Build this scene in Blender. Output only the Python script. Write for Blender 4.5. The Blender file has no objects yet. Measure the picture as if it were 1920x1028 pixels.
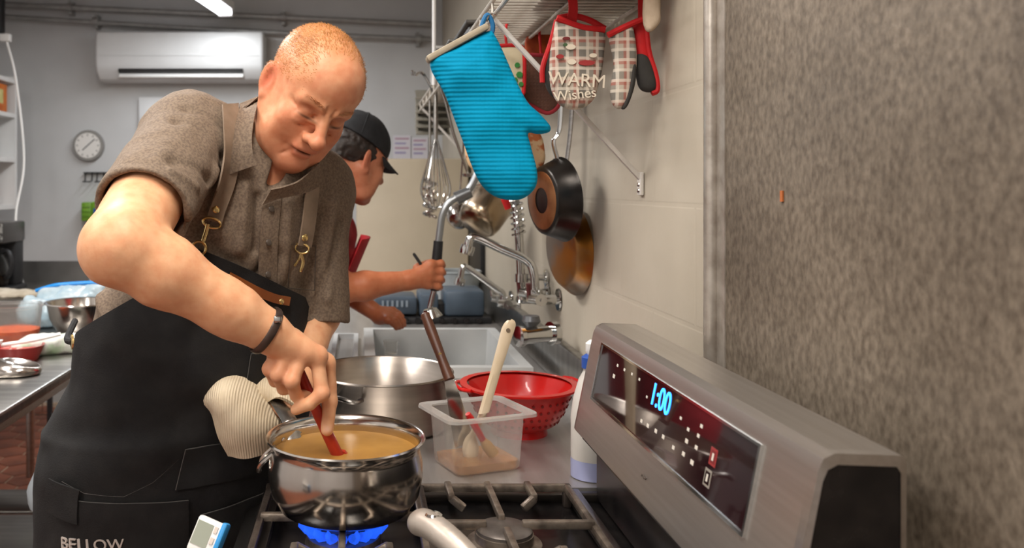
import bpy, bmesh, math, random
import numpy as np
from mathutils import Vector, Matrix
random.seed(7); rng = np.random.default_rng(7)
scene = bpy.context.scene
C = scene.collection
# ---------------------------------------------------------------- camera, world, light, exposure
F, CX, CY, ZC = 1600.0, 675.0, 352.0, 1.43      # focal length in pixels, principal point, lens height
cam_d = bpy.data.cameras.new('camera'); cam = bpy.data.objects.new('camera', cam_d); C.objects.link(cam)
cam.location = (0, 0, ZC); cam.rotation_euler = (math.pi/2, 0, 0)
cam_d.sensor_width = 36; cam_d.lens = F*36/1920
cam_d.shift_x = (960-CX)/1920; cam_d.shift_y = -(514-CY)/1920
cam_d.clip_start = .05; cam_d.clip_end = 60
cam_d.dof.use_dof = True; cam_d.dof.focus_distance = 1.38; cam_d.dof.aperture_fstop = 5.6
scene.camera = cam
w = bpy.data.worlds.new('world'); scene.world = w; w.use_nodes = True
w.node_tree.nodes['Background'].inputs[0].default_value = (.8, .85, .9, 1)
w.node_tree.nodes['Background'].inputs[1].default_value = .15
vs = scene.view_settings
vs.view_transform = 'Standard'; vs.look = 'None'; vs.gamma = 1; vs.use_curve_mapping = False
vs.exposure = 0.35
# ceiling fixtures: x, y, length, power, colour (they hang just under the ceiling, built below as lamps)
CEIL = 2.75
FIXT = [(-.15, .62, 1.2, 27, (1, .93, .84)), (-1.35, -.75, 1.2, 34, (1, .94, .87)), (-.95, 2.7, 1.2, 34, (1, .96, .92)),
        (-1.55, 1.5, 1.2, 19, (1, .95, .9))]
for i, (x, y, ln, pw, col) in enumerate(FIXT):
    l = bpy.data.lights.new('ceiling_lamp_light', 'AREA'); l.shape = 'RECTANGLE'; l.size = .28; l.size_y = ln
    l.energy = pw; l.color = col
    o = bpy.data.objects.new('ceiling_lamp_light', l); C.objects.link(o); o.location = (x, y, CEIL-.105)

def P(px, py, d):
    return Vector(((px-CX)/F*d, d, ZC-(py-CY)/F*d))
# ---------------------------------------------------------------- helpers: scene objects
def lin(c):
    if isinstance(c, str):
        c = c.lstrip('#'); c = [int(c[i:i+2], 16) for i in (0, 2, 4)]
    return tuple(((v/255)/12.92 if v/255 <= .04045 else ((v/255+.055)/1.055)**2.4) for v in c[:3])
OFF = {}
def tag(o, label=None, cat=None, group=None, kind=None):
    if label: o['label'] = label
    if cat: o['category'] = cat
    if group: o['group'] = group
    if kind: o['kind'] = kind
    return o
def thing(name, label, cat, loc=(0, 0, 0), group=None):
    o = bpy.data.objects.new(name, None); C.objects.link(o); o.location = loc; o.empty_display_size = .05
    OFF[o.name] = Vector(loc)
    return tag(o, label, cat, group)
def link(name, me, m=None, parent=None, loc=None, smooth=True, attr=None):
    """mesh given in world coordinates -> object; top level gets its origin at loc"""
    o = bpy.data.objects.new(name, me); C.objects.link(o)
    off = OFF[parent.name] if parent else Vector(loc if loc is not None else (0, 0, 0))
    me.transform(Matrix.Translation(-off)); OFF[o.name] = off.copy()
    if parent: o.parent = parent
    else: o.location = off
    if m: me.materials.append(m)
    if smooth: me.polygons.foreach_set('use_smooth', [True]*len(me.polygons))
    return o
def auto(o, ang=40):
    me = o.data
    bm = bmesh.new(); bm.from_mesh(me)
    for e in bm.edges:
        if len(e.link_faces) == 2 and e.calc_face_angle(0) > math.radians(ang): e.smooth = False
    bm.to_mesh(me); bm.free()
    return o
class MB:
    def __init__(s): s.v = []; s.f = []
    def add(s, v, f):
        b = len(s.v); s.v += [tuple(p) for p in v]; s.f += [tuple(i+b for i in q) for q in f]; return s
    def box(s, c, sz, R=None, bev=0):
        c = Vector(c); h = Vector(sz)/2
        if bev <= 0:
            v = [Vector((x*h.x, y*h.y, z*h.z)) for x in (-1, 1) for y in (-1, 1) for z in (-1, 1)]
            f = [(0, 1, 3, 2), (4, 6, 7, 5), (0, 4, 5, 1), (2, 3, 7, 6), (0, 2, 6, 4), (1, 5, 7, 3)]
        else:
            bm = bmesh.new(); bmesh.ops.create_cube(bm, size=1)
            for q in bm.verts: q.co = Vector((q.co.x*sz[0], q.co.y*sz[1], q.co.z*sz[2]))
            bmesh.ops.bevel(bm, geom=list(bm.edges), offset=min(bev, min(sz)*.45), segments=2, profile=.5, affect='EDGES')
            bm.verts.index_update(); v = [q.co.copy() for q in bm.verts]; f = [[q.index for q in g.verts] for g in bm.faces]; bm.free()
        if R is not None: v = [R @ p for p in v]
        return s.add([p+c for p in v], f)
    def b2(s, lo, hi, bev=0):
        lo = Vector(lo); hi = Vector(hi); return s.box((lo+hi)/2, hi-lo, None, bev)
    def tube(s, pts, r, n=8, closed=False, cap=True):
        pts = [Vector(p) for p in pts]; m = len(pts)
        rs = r if hasattr(r, '__len__') else [r]*m
        T = []
        for i in range(m):
            a = pts[(i-1) % m] if (closed or i > 0) else pts[i]; b = pts[(i+1) % m] if (closed or i < m-1) else pts[i]
            T.append((b-a).normalized())
        u = T[0].orthogonal().normalized(); v = []
        for i in range(m):
            u = (u-T[i]*u.dot(T[i]))
            u = u.normalized() if u.length > 1e-6 else T[i].orthogonal().normalized()
            w_ = T[i].cross(u)
            for k in range(n):
                a = 2*math.pi*k/n; v.append(pts[i]+(u*math.cos(a)+w_*math.sin(a))*rs[i])
        f = []
        for i in range(m if closed else m-1):
            j = (i+1) % m
            for k in range(n): f.append((i*n+k, i*n+(k+1) % n, j*n+(k+1) % n, j*n+k))
        if cap and not closed: f += [tuple(reversed(range(n))), tuple(range((m-1)*n, m*n))]
        return s.add(v, f)
    def lathe(s, prof, c=(0, 0, 0), axis=(0, 0, 1), n=32, ref=None):
        """prof: list of (radius, height)"""
        c = Vector(c); ax = Vector(axis).normalized(); u = Vector(ref) if ref else ax.orthogonal(); u = (u-ax*u.dot(ax)).normalized(); w_ = ax.cross(u)
        v = []; f = []; rows = []
        for (r, h) in prof:
            if r < 1e-6: rows.append([len(v)]*n); v.append(c+ax*h)
            else:
                rows.append(list(range(len(v), len(v)+n)))
                v += [c+ax*h+(u*math.cos(2*math.pi*k/n)+w_*math.sin(2*math.pi*k/n))*r for k in range(n)]
        for a, b in zip(rows, rows[1:]):
            for k in range(n):
                q = [a[k], a[(k+1) % n], b[(k+1) % n], b[k]]; q = [x for i, x in enumerate(q) if x not in q[:i]]
                if len(q) > 2: f.append(q)
        return s.add(v, f)
    def prism(s, poly, dirv):
        """poly: 3D ring, extruded by dirv"""
        n = len(poly); d = Vector(dirv); v = [Vector(p) for p in poly]+[Vector(p)+d for p in poly]
        f = [tuple(range(n)), tuple(reversed(range(n, 2*n)))]+[(i, i+n, (i+1) % n+n, (i+1) % n) for i in range(n)]
        return s.add(v, f)
    def sheet(s, G, th=0):
        """G[i][j] grid of points; th gives thickness along the normals"""
        a = np.array([[tuple(p) for p in r] for r in G], float); m, n = a.shape[:2]
        if th:
            du = np.gradient(a, axis=0); dv = np.gradient(a, axis=1); N = np.cross(du, dv); N /= np.linalg.norm(N, axis=2, keepdims=True)+1e-9
            b = a-N*th
        idx = np.arange(m*n).reshape(m, n)
        f = [(idx[i, j], idx[i+1, j], idx[i+1, j+1], idx[i, j+1]) for i in range(m-1) for j in range(n-1)]
        v = a.reshape(-1, 3).tolist()
        if th:
            k = m*n; f += [(q[3]+k, q[2]+k, q[1]+k, q[0]+k) for q in list(f)]; v += b.reshape(-1, 3).tolist()
            ring = [idx[0, j] for j in range(n)]+[idx[i, n-1] for i in range(1, m)]+[idx[m-1, j] for j in range(n-2, -1, -1)]+[idx[i, 0] for i in range(m-2, 0, -1)]
            f += [(p, ring[(q+1) % len(ring)], ring[(q+1) % len(ring)]+k, p+k)[::-1] for q, p in enumerate(ring)]
        return s.add(v, [tuple(int(x) for x in q) for q in f])
    def me(s, name):
        m = bpy.data.meshes.new(name); m.from_pydata(s.v, [], s.f); m.update()
        bm = bmesh.new(); bm.from_mesh(m); bmesh.ops.recalc_face_normals(bm, faces=bm.faces); bm.to_mesh(m); bm.free()
        return m
    def build(s, name, m, parent=None, loc=None, smooth=True, ang=38):
        o = link(name, s.me(name), m, parent, loc, smooth)
        return auto(o, ang) if smooth else o
def copy_tree(o, loc=None, parent=None, dz=0):
    c = o.copy(); C.objects.link(c); OFF[c.name] = OFF[o.name].copy()
    if parent: c.parent = parent
    if loc is not None: c.location = loc
    for ch in list(o.children): copy_tree(ch, None, c)
    return c
def crom(pts, n=8, closed=False):
    p = [Vector(q) for q in pts]; m = len(p); out = []
    for i in range(m if closed else m-1):
        a = p[(i-1) % m] if (closed or i) else p[0]*2-p[1]; b = p[i]; c = p[(i+1) % m]; d = p[(i+2) % m] if (closed or i+2 < m) else p[-1]*2-p[-2]
        for k in range(n):
            t = k/n; out.append(.5*((2*b)+(c-a)*t+(2*a-5*b+4*c-d)*t*t+(-a+3*b-3*c+d)*t**3))
    if not closed: out.append(p[-1])
    return out
def text_mesh(txt, size, ext=.0006):
    cu = bpy.data.curves.new('lettering', 'FONT'); cu.body = txt; cu.size = size; cu.extrude = ext; cu.align_x = 'CENTER'; cu.align_y = 'CENTER'
    o = bpy.data.objects.new('lettering', cu); C.objects.link(o)
    dg = bpy.context.evaluated_depsgraph_get(); dg.update()
    m = bpy.data.meshes.new_from_object(o.evaluated_get(dg)); bpy.data.objects.remove(o); bpy.data.curves.remove(cu)
    return m
def place_text(name, txt, size, org, xdir, ydir, m, parent, ext=.0006, surf=None):
    me = text_mesh(txt, size, ext); x = Vector(xdir).normalized(); y = Vector(ydir).normalized(); z = x.cross(y).normalized(); y = z.cross(x)
    M = Matrix((x, y, z)).transposed().to_4x4(); M.translation = Vector(org); me.transform(M)
    if surf:
        for v in me.vertices: v.co = surf(v.co)
    return link(name, me, m, parent, smooth=False)
# ---------------------------------------------------------------- materials
MATS = {}
def mat(name, col, rough=.5, metal=0, col2=None, vs_=12, vr=(.35, .65), bump=0, bs=80, stretch=(1, 1, 1), trans=0, emit=0, alpha=1, sss=0, attr=None, coat=0, ior=1.45, aniso=0, detail=4):
    if name in MATS: return MATS[name]
    m = bpy.data.materials.new(name); MATS[name] = m; m.use_nodes = True
    nt = m.node_tree; N = nt.nodes; Lk = nt.links; b = N['Principled BSDF']
    b.inputs['Roughness'].default_value = rough; b.inputs['Metallic'].default_value = metal; b.inputs['IOR'].default_value = ior
    b.inputs['Transmission Weight'].default_value = trans; b.inputs['Alpha'].default_value = alpha; b.inputs['Coat Weight'].default_value = coat
    if sss: b.inputs['Subsurface Weight'].default_value = sss; b.inputs['Subsurface Radius'].default_value = (.008, .003, .0015); b.inputs['Subsurface Scale'].default_value = 1
    c = lin(col); b.inputs['Base Color'].default_value = (*c, 1)
    tc = N.new('ShaderNodeTexCoord'); mp = N.new('ShaderNodeMapping'); mp.inputs['Scale'].default_value = stretch; Lk.new(tc.outputs['Object'], mp.inputs[0])
    src = None
    if attr:
        a = N.new('ShaderNodeAttribute'); a.attribute_name = attr; src = a.outputs['Color']
    if col2 is not None:
        n = N.new('ShaderNodeTexNoise'); n.inputs['Scale'].default_value = vs_; n.inputs['Detail'].default_value = detail; Lk.new(mp.outputs[0], n.inputs['Vector'])
        r = N.new('ShaderNodeMapRange'); r.inputs[1].default_value = vr[0]; r.inputs[2].default_value = vr[1]; Lk.new(n.outputs[0], r.inputs[0])
        mx = N.new('ShaderNodeMix'); mx.data_type = 'RGBA'; Lk.new(r.outputs[0], mx.inputs[0])
        if src: 
            mx.blend_type = 'MULTIPLY'; Lk.new(src, mx.inputs[6]); mx.inputs[7].default_value = (*lin(col2), 1)
        else: mx.inputs[6].default_value = (*c, 1); mx.inputs[7].default_value = (*lin(col2), 1)
        src = mx.outputs[2]
    if src: Lk.new(src, b.inputs['Base Color'])
    if bump:
        n = N.new('ShaderNodeTexNoise'); n.inputs['Scale'].default_value = bs; n.inputs['Detail'].default_value = 3; Lk.new(mp.outputs[0], n.inputs['Vector'])
        bp = N.new('ShaderNodeBump'); bp.inputs['Strength'].default_value = bump; bp.inputs['Distance'].default_value = .002
        Lk.new(n.outputs[0], bp.inputs['Height']); Lk.new(bp.outputs[0], b.inputs['Normal'])
    if emit: b.inputs['Emission Color'].default_value = (*c, 1); b.inputs['Emission Strength'].default_value = emit
    return m
def weave(m, scale, amt, axes=(0, 2), dist=.001):
    """fine woven or ribbed relief (band waves along two object axes)"""
    nt = m.node_tree; N = nt.nodes; Lk = nt.links; b = N['Principled BSDF']; tc = N.new('ShaderNodeTexCoord'); prev = None
    for a in axes:
        wv = N.new('ShaderNodeTexWave'); wv.bands_direction = 'XYZ'[a]; wv.inputs['Scale'].default_value = scale; wv.inputs['Distortion'].default_value = .4; wv.inputs['Detail'].default_value = 1
        Lk.new(tc.outputs['Object'], wv.inputs['Vector'])
        if prev is None: prev = wv.outputs['Fac']
        else:
            mx = N.new('ShaderNodeMath'); mx.operation = 'MAXIMUM'; Lk.new(prev, mx.inputs[0]); Lk.new(wv.outputs['Fac'], mx.inputs[1]); prev = mx.outputs[0]
    bp = N.new('ShaderNodeBump'); bp.inputs['Strength'].default_value = amt; bp.inputs['Distance'].default_value = dist; Lk.new(prev, bp.inputs['Height'])
    old = b.inputs['Normal'].links
    if old: Lk.new(old[0].from_socket, bp.inputs['Normal'])
    Lk.new(bp.outputs[0], b.inputs['Normal'])
    return m
steel = mat('steel', '#b9b6b2', .27, 1, '#9d9994', 6, (.3, .7), .06, 120, (1, 1, 30))
steel_top = mat('steel_top', '#a9a7a3', .3, 1, '#8b8986', 3, (.3, .7), .05, 90, (1, 12, 1))
steel_con = mat('steel_console', '#c6c1bb', .33, .95, '#bbb5ae', 4, (.3, .7), .03, 100, (40, 1, 40))
chrome = mat('chrome', '#c6c6c4', .1, 1)
polished = mat('polished_steel', '#d2ccc5', .17, 1, '#bdb6ae', 5)
pot_in = mat('pot_inner_steel', '#b5b0a8', .33, 1, '#9a958d', 8, stretch=(1, 1, 8))
iron = mat('cast_iron', '#5d534c', .42, .55, '#3c3531', 30, bump=.25, bs=200)
iron_worn = mat('worn_iron', '#a39688', .36, .75, '#6d6259', 40, bump=.2, bs=200)
blackm = mat('black_enamel', '#121112', .22, 0, '#221f1e', 30)
blackp = mat('black_plastic', '#161618', .5, 0, '#202022', 50)
glassblk = mat('control_glass', '#150d0e', .06, 0, '#241013', 5, coat=.6)
white_p = mat('white_paint', '#d9d8d6', .45, 0, '#d2d1cf', 6)
white_pl = mat('white_plastic', '#e6e5e2', .35, 0, '#dedcd8', 6)
gold = mat('brass', '#e3c88e', .25, 1, '#d0b070', 40)
red_pl = mat('red_plastic', '#c3140f', .28, 0, '#b50f0c', 20, coat=.3)
red_sil = mat('red_silicone', '#b0321f', .38, 0, '#a02a1a', 30)
clearp = mat('clear_plastic', '#eceae6', .12, 0, trans=.93, ior=1.12, alpha=.55)
glass = mat('glass', '#f0f2f0', .03, 0, trans=1, ior=1.3)
# ---------------------------------------------------------------- signed distance modelling (organic shapes)
def s_cap(a, b, r0, r1):
    a = np.array(a, float); b = np.array(b, float); ba = b-a; bb = ba@ba+1e-12
    def f(X, Y, Z):
        h = np.clip(((X-a[0])*ba[0]+(Y-a[1])*ba[1]+(Z-a[2])*ba[2])/bb, 0, 1)
        return np.sqrt((X-a[0]-h*ba[0])**2+(Y-a[1]-h*ba[1])**2+(Z-a[2]-h*ba[2])**2)-(r0+(r1-r0)*h)
    rm = max(r0, r1)
    return f, np.minimum(a, b)-rm, np.maximum(a, b)+rm
def s_ell(c, r, R=None):
    c = np.array(c, float); r = np.array(r, float); R = np.eye(3) if R is None else np.array(R, float)
    def f(X, Y, Z):
        p = [(X-c[0])*R[0, i]+(Y-c[1])*R[1, i]+(Z-c[2])*R[2, i] for i in range(3)]
        k0 = np.sqrt(sum((p[i]/r[i])**2 for i in range(3))); k1 = np.sqrt(sum((p[i]/r[i]**2)**2 for i in range(3)))+1e-9
        return k0*(k0-1)/k1
    e = np.sqrt((R**2)@(r**2))
    return f, c-e, c+e
class SDF:
    def __init__(s): s.ops = []
    def u(s, prim, k=.01): s.ops.append(('u', prim, k)); return s
    def sub(s, prim, k=.01): s.ops.append(('s', prim, k)); return s
    def cut(s, pt, n): s.ops.append(('c', (np.array(pt, float), np.array(n, float)), 0)); return s   # keeps the side n points away from
    def ap(s, A, op, X, Y, Z):
        t, prim, k = op
        if t == 'c':
            p, n = prim; return np.maximum(A, (X-p[0])*n[0]+(Y-p[1])*n[1]+(Z-p[2])*n[2])
        d = prim[0](X, Y, Z)
        if t == 'u':
            h = np.maximum(k-np.abs(A-d), 0)/k; return np.minimum(A, d)-h*h*k*.25
        h = np.maximum(k-np.abs(A+d), 0)/k; return np.maximum(A, -d)+h*h*k*.25
    def ev(s, p):
        p = np.asarray(p, float); A = np.full(p.shape[:-1], 10.)
        for op in s.ops: A = s.ap(A, op, p[..., 0], p[..., 1], p[..., 2])
        return A
    def mesh(s, h, lo=None, hi=None, off=0):
        us = [o for o in s.ops if o[0] == 'u']
        if lo is None: lo = np.min([o[1][1] for o in us], 0)-3*h-off; hi = np.max([o[1][2] for o in us], 0)+3*h+off
        lo = np.array(lo, float); hi = np.array(hi, float); n = np.ceil((hi-lo)/h).astype(int)+1
        ax = [(lo[i]+h*np.arange(n[i])).astype(np.float32) for i in range(3)]
        A = np.full(tuple(n), 10., np.float32)
        for op in s.ops:
            if op[0] == 'c':
                A = s.ap(A, op, ax[0][:, None, None], ax[1][None, :, None], ax[2][None, None, :]).astype(np.float32); continue
            m = 1.3*op[2]+3*h+off; a = np.clip(((op[1][1]-m-lo)/h).astype(int), 0, n-1); b = np.clip(((op[1][2]+m-lo)/h).astype(int)+2, 0, n)
            if (b <= a).any(): continue
            sl = tuple(slice(a[i], b[i]) for i in range(3))
            A[sl] = s.ap(A[sl], op, ax[0][sl[0], None, None], ax[1][None, sl[1], None], ax[2][None, None, sl[2]])
        return surfnet(A-off if off else A, lo, h)
def surfnet(A, lo, h):
    S = A < 0
    cnt = np.zeros(tuple(np.array(A.shape)-1), np.uint8)
    cr = [(i, j, k) for i in (0, 1) for j in (0, 1) for k in (0, 1)]
    sh = cnt.shape
    for i, j, k in cr: cnt += S[i:i+sh[0], j:j+sh[1], k:k+sh[2]]
    mix = (cnt > 0) & (cnt < 8); I = np.argwhere(mix); idx = np.full(sh, -1, np.int32); idx[mix] = np.arange(len(I))
    acc = np.zeros((len(I), 3)); num = np.zeros(len(I))
    val = {c: A[I[:, 0]+c[0], I[:, 1]+c[1], I[:, 2]+c[2]].astype(float) for c in cr}
    for c in cr:
        for a in range(3):
            if c[a]: continue
            d = list(c); d[a] = 1; d = tuple(d); v0, v1 = val[c], val[d]; x = (v0 < 0) != (v1 < 0)
            t = v0/np.where(x, v0-v1, 1); p = np.repeat(np.array(c, float)[None], len(I), 0); p[:, a] = t
            acc[x] += p[x]; num[x] += 1
    V = (I+acc/num[:, None])*h+np.array(lo)
    Fs = []
    for a in range(3):
        b, c = (a+1) % 3, (a+2) % 3
        s0 = [slice(None)]*3; s1 = [slice(None)]*3; s0[a] = slice(0, -1); s1[a] = slice(1, None)
        E = S[tuple(s0)] != S[tuple(s1)]
        e = np.argwhere(E); ok = (e[:, b] > 0) & (e[:, c] > 0) & (e[:, b] < A.shape[b]-1) & (e[:, c] < A.shape[c]-1); e = e[ok]
        def cell(db, dc):
            q = e.copy(); q[:, b] -= db; q[:, c] -= dc; return idx[q[:, 0], q[:, 1], q[:, 2]]
        q = np.stack([cell(1, 1), cell(0, 1), cell(0, 0), cell(1, 0)], 1)
        ins = S[e[:, 0], e[:, 1], e[:, 2]]; q[~ins] = q[~ins][:, ::-1]
        Fs.append(q)
    return V, np.concatenate(Fs)
def np_mesh(name, V, Q):
    m = bpy.data.meshes.new(name); m.vertices.add(len(V)); m.vertices.foreach_set('co', np.asarray(V, np.float32).ravel())
    m.loops.add(Q.size); m.polygons.add(len(Q)); m.loops.foreach_set('vertex_index', Q.astype(np.int32).ravel())
    m.polygons.foreach_set('loop_start', np.arange(0, Q.size, 4, dtype=np.int32)); m.polygons.foreach_set('loop_total', np.full(len(Q), 4, np.int32))
    m.update(); m.validate(); return m
def vnorm(V, Q):
    n = np.cross(V[Q[:, 2]]-V[Q[:, 0]], V[Q[:, 3]]-V[Q[:, 1]]); N = np.zeros_like(V)
    for i in range(4): np.add.at(N, Q[:, i], n)
    return N/(np.linalg.norm(N, axis=1, keepdims=True)+1e-12)
def relax(V, Q, it=2, lam=.5):
    for _ in range(it):
        S_ = np.zeros_like(V); c = np.zeros(len(V))
        for i in range(4):
            j = (i+1) % 4; np.add.at(S_, Q[:, i], V[Q[:, j]]); np.add.at(c, Q[:, i], 1); np.add.at(S_, Q[:, j], V[Q[:, i]]); np.add.at(c, Q[:, j], 1)
        V = V+lam*(S_/np.maximum(c, 1)[:, None]-V)
    return V
def segd(V, a, b):
    a = np.array(a, float); b = np.array(b, float); ba = b-a; h = np.clip(((V-a)@ba)/(ba@ba), 0, 1); return np.linalg.norm(V-a-h[:, None]*ba, axis=1)
def vnoise(p, s, seed=0):
    """smooth value noise in numpy"""
    q = np.asarray(p, float)*s; i = np.floor(q).astype(np.int64); f = q-i; f = f*f*(3-2*f); o = np.zeros(len(q))
    for dx in (0, 1):
        for dy in (0, 1):
            for dz in (0, 1):
                hsh = ((i[:, 0]+dx)*73856093 ^ (i[:, 1]+dy)*19349663 ^ (i[:, 2]+dz)*83492791 ^ seed*2654435761) & 0xffffff
                hsh = (hsh*1103515245+12345 & 0xffffff)/0xffffff
                o += hsh*(f[:, 0] if dx else 1-f[:, 0])*(f[:, 1] if dy else 1-f[:, 1])*(f[:, 2] if dz else 1-f[:, 2])
    return o*2-1
def hit(px, py, sdf, off=0, t0=.7):
    """point where the line of sight through a pixel of the photograph meets a surface"""
    d = np.array([(px-CX)/F, 1, -(py-CY)/F]); t = t0
    for _ in range(160):
        v = float(sdf.ev(np.array([[0, 0, ZC]])+d[None]*t)[0])-off
        if v < .0003: break
        t += v*.75
        if t > 4: return None
    return Vector((d[0]*t, t, ZC+d[2]*t))
def set_col(me, col):
    a = me.color_attributes.new('Col', 'FLOAT_COLOR', 'POINT'); c = np.ones((len(col), 4), np.float32); c[:, :3] = col; a.data.foreach_set('color', c.ravel())
def slab(poly, r, y0, h=.003, name='pad', bulge=0):
    """cushion-like slab: outline poly [(x,z)] in metres in the plane y=y0, half thickness r"""
    p = np.array(poly, float); lo = p.min(0)-3*h; hi = p.max(0)+3*h
    xs = np.arange(lo[0], hi[0]+h, h); zs = np.arange(lo[1], hi[1]+h, h); X, Z = np.meshgrid(xs, zs, indexing='ij')
    D = np.full(X.shape, 1e9); ins = np.zeros(X.shape, bool)
    for a, b in zip(p, np.roll(p, -1, 0)):
        e = b-a; t = np.clip(((X-a[0])*e[0]+(Z-a[1])*e[1])/(e@e), 0, 1); D = np.minimum(D, np.hypot(X-a[0]-t*e[0], Z-a[1]-t*e[1]))
        c = ((a[1] <= Z) & (Z < b[1])) | ((b[1] <= Z) & (Z < a[1])); ez = e[1] if abs(e[1]) > 1e-9 else 1e-9
        ins ^= c & (X < a[0]+(Z-a[1])/ez*e[0])
    D = np.where(ins, -D, D)
    R_ = r+bulge*np.clip(-D/.04, 0, 1); R_ = np.maximum(R_, .001)
    ys = np.arange(-(r+bulge)-3*h, r+bulge+3*h+h, h)
    A = np.sqrt(np.maximum(D[:, None, :]+r, 0)**2+ys[None, :, None]**2)-R_[:, None, :]
    V, Q = surfnet(A.astype(np.float32), (lo[0], y0+ys[0], lo[1]), h)
    return V, Q
def pxpoly(pts, d, n=6):
    c = crom([P(x, y, d) for x, y in pts], n, True); return [(q.x, q.z) for q in c]
# ================================================================ THE SETTING
XW, XL, YB, YF = .55, -2.45, 5.7, -1.6
def struct(name, mb, m, parent=None, smooth=False):
    o = mb.build(name, m, parent, smooth=smooth)
    if not parent: o['kind'] = 'structure'
    return o
wallm = mat('painted_wall', '#c3c4c4', .6, 0, '#bcbdbd', 3, bump=.15, bs=25)
wallr = mat('painted_block', '#b0a797', .55, 0, '#aaa191', 4, bump=.25, bs=30)
nt = wallr.node_tree; bt = nt.nodes.new('ShaderNodeTexBrick'); tcw = nt.nodes.new('ShaderNodeTexCoord'); mpw = nt.nodes.new('ShaderNodeMapping'); mpw.inputs['Rotation'].default_value = (0, math.pi/2, math.pi/2)
sx = nt.nodes.new('ShaderNodeSeparateXYZ'); cx = nt.nodes.new('ShaderNodeCombineXYZ'); nt.links.new(tcw.outputs['Object'], sx.inputs[0]); nt.links.new(sx.outputs[1], cx.inputs[0]); nt.links.new(sx.outputs[2], cx.inputs[1])
bt.inputs['Scale'].default_value = 1; bt.inputs['Brick Width'].default_value = .4; bt.inputs['Row Height'].default_value = .2; bt.inputs['Mortar Size'].default_value = .006; bt.inputs['Mortar Smooth'].default_value = .6
nt.links.new(cx.outputs[0], bt.inputs['Vector']); bpw = nt.nodes.new('ShaderNodeBump'); bpw.invert = True; bpw.inputs['Strength'].default_value = .16; bpw.inputs['Distance'].default_value = .002
nt.links.new(bt.outputs['Fac'], bpw.inputs['Height']); pb = nt.nodes['Principled BSDF']; oldl = pb.inputs['Normal'].links[0].from_socket; nt.links.new(oldl, bpw.inputs['Normal']); nt.links.new(bpw.outputs[0], pb.inputs['Normal'])
grout = mat('grout', '#c4ab92', .8, 0, '#a28b75', 20)
fl = struct('floor', MB().b2((XL-.1, YF-.1, -.1), (XW+.1, YB+.1, -.004)), grout)
tilem = mat('terracotta_tile', '#95543a', .45, 0, '#6f3d2a', 5, bump=.2, bs=40)
HX = .098; hexv = [(HX*.945*math.cos(math.pi/3*k+math.pi/6), HX*.945*math.sin(math.pi/3*k+math.pi/6)) for k in range(6)]
hm = MB().prism([(x, y, -.006) for x, y in hexv], (0, 0, .006)).me('tile'); hm.materials.append(tilem)
rest = MB(); nt_ = 0
for j in range(60):
    for i in range(30):
        x = XL+.05+(i+.5*(j % 2))*HX*math.sqrt(3); y = YF+.05+j*HX*1.5
        if x > XW-.05 or y > YB-.05: continue
        if -2.25 < x < -.85 and 2.75 < y and nt_ < 300:
            t = bpy.data.objects.new('tile', hm); C.objects.link(t); t.parent = fl; t.location = (x, y, random.uniform(-.0012, .001)); nt_ += 1
        else: rest.prism([(x+a, y+b, -.006) for a, b in hexv], (0, 0, .006))
tf = rest.build('tile_field', tilem, fl, smooth=False); tf['kind'] = 'stuff'
struct('ceiling', MB().b2((XL-.1, YF-.1, CEIL), (XW+.1, YB+.1, CEIL+.1)), white_p)
struct('wall_back', MB().b2((XL-.1, YB, -.02), (XW+.1, YB+.1, CEIL)), wallm)
struct('wall_right', MB().b2((XW, YF-.1, -.02), (XW+.1, YB, CEIL)), wallr)
struct('wall_left', MB().b2((XL-.1, YF-.1, -.02), (XL, YB, CEIL)), wallm)
struct('wall_front', MB().b2((XL, YF-.1, -.02), (XW, YF, CEIL)), wallm)
# grey mottled sheet on the near part of the right wall, with its metal edge strip
panelm = mat('mottled_panel', '#7b7062', .55, .05, '#554b3f', 120, (.3, .7), .35, 160, (1, 1, .7), detail=6)
pn = panelm.node_tree; n2 = pn.nodes.new('ShaderNodeTexNoise'); n2.inputs['Scale'].default_value = 3.2; n2.inputs['Detail'].default_value = 5
tc2 = pn.nodes.new('ShaderNodeTexCoord'); pn.links.new(tc2.outputs['Object'], n2.inputs['Vector'])
r2 = pn.nodes.new('ShaderNodeMapRange'); r2.inputs[1].default_value = .35; r2.inputs[2].default_value = .68; pn.links.new(n2.outputs[0], r2.inputs[0])
mx2 = pn.nodes.new('ShaderNodeMix'); mx2.data_type = 'RGBA'; mx2.blend_type = 'MULTIPLY'; pn.links.new(r2.outputs[0], mx2.inputs[0])
pbs = pn.nodes['Principled BSDF']; pn.links.new(pbs.inputs['Base Color'].links[0].from_socket, mx2.inputs[6]); mx2.inputs[7].default_value = (.62, .6, .58, 1); pn.links.new(mx2.outputs[2], pbs.inputs['Base Color'])
gp = struct('wall_panel', MB().b2((.536, YF, .02), (XW, 1.262, CEIL-.01)), panelm)
gp['label'] = 'grey mottled fibre sheet covering the near wall beside the range'
st = MB().b2((.534, 1.25, .02), (XW, 1.322, CEIL-.01)); st.tube([(.53, 1.288, .02), (.53, 1.288, CEIL-.01)], .011, 10)
tr = struct('trim_1', st, mat('strip_metal', '#b3aca3', .35, .6, '#958c82', 30, bump=.2, bs=60), smooth=True); tr['label'] = 'rounded metal edge strip where the grey sheet meets the white wall'
rs = MB().box((.5345, (.536*1600)/(1468-675), ZC-(368-352)/1600*1.08), (.002, .006, .014)); o = rs.build('rust_spot', mat('rust', '#a0592a', .8), gp)
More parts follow.
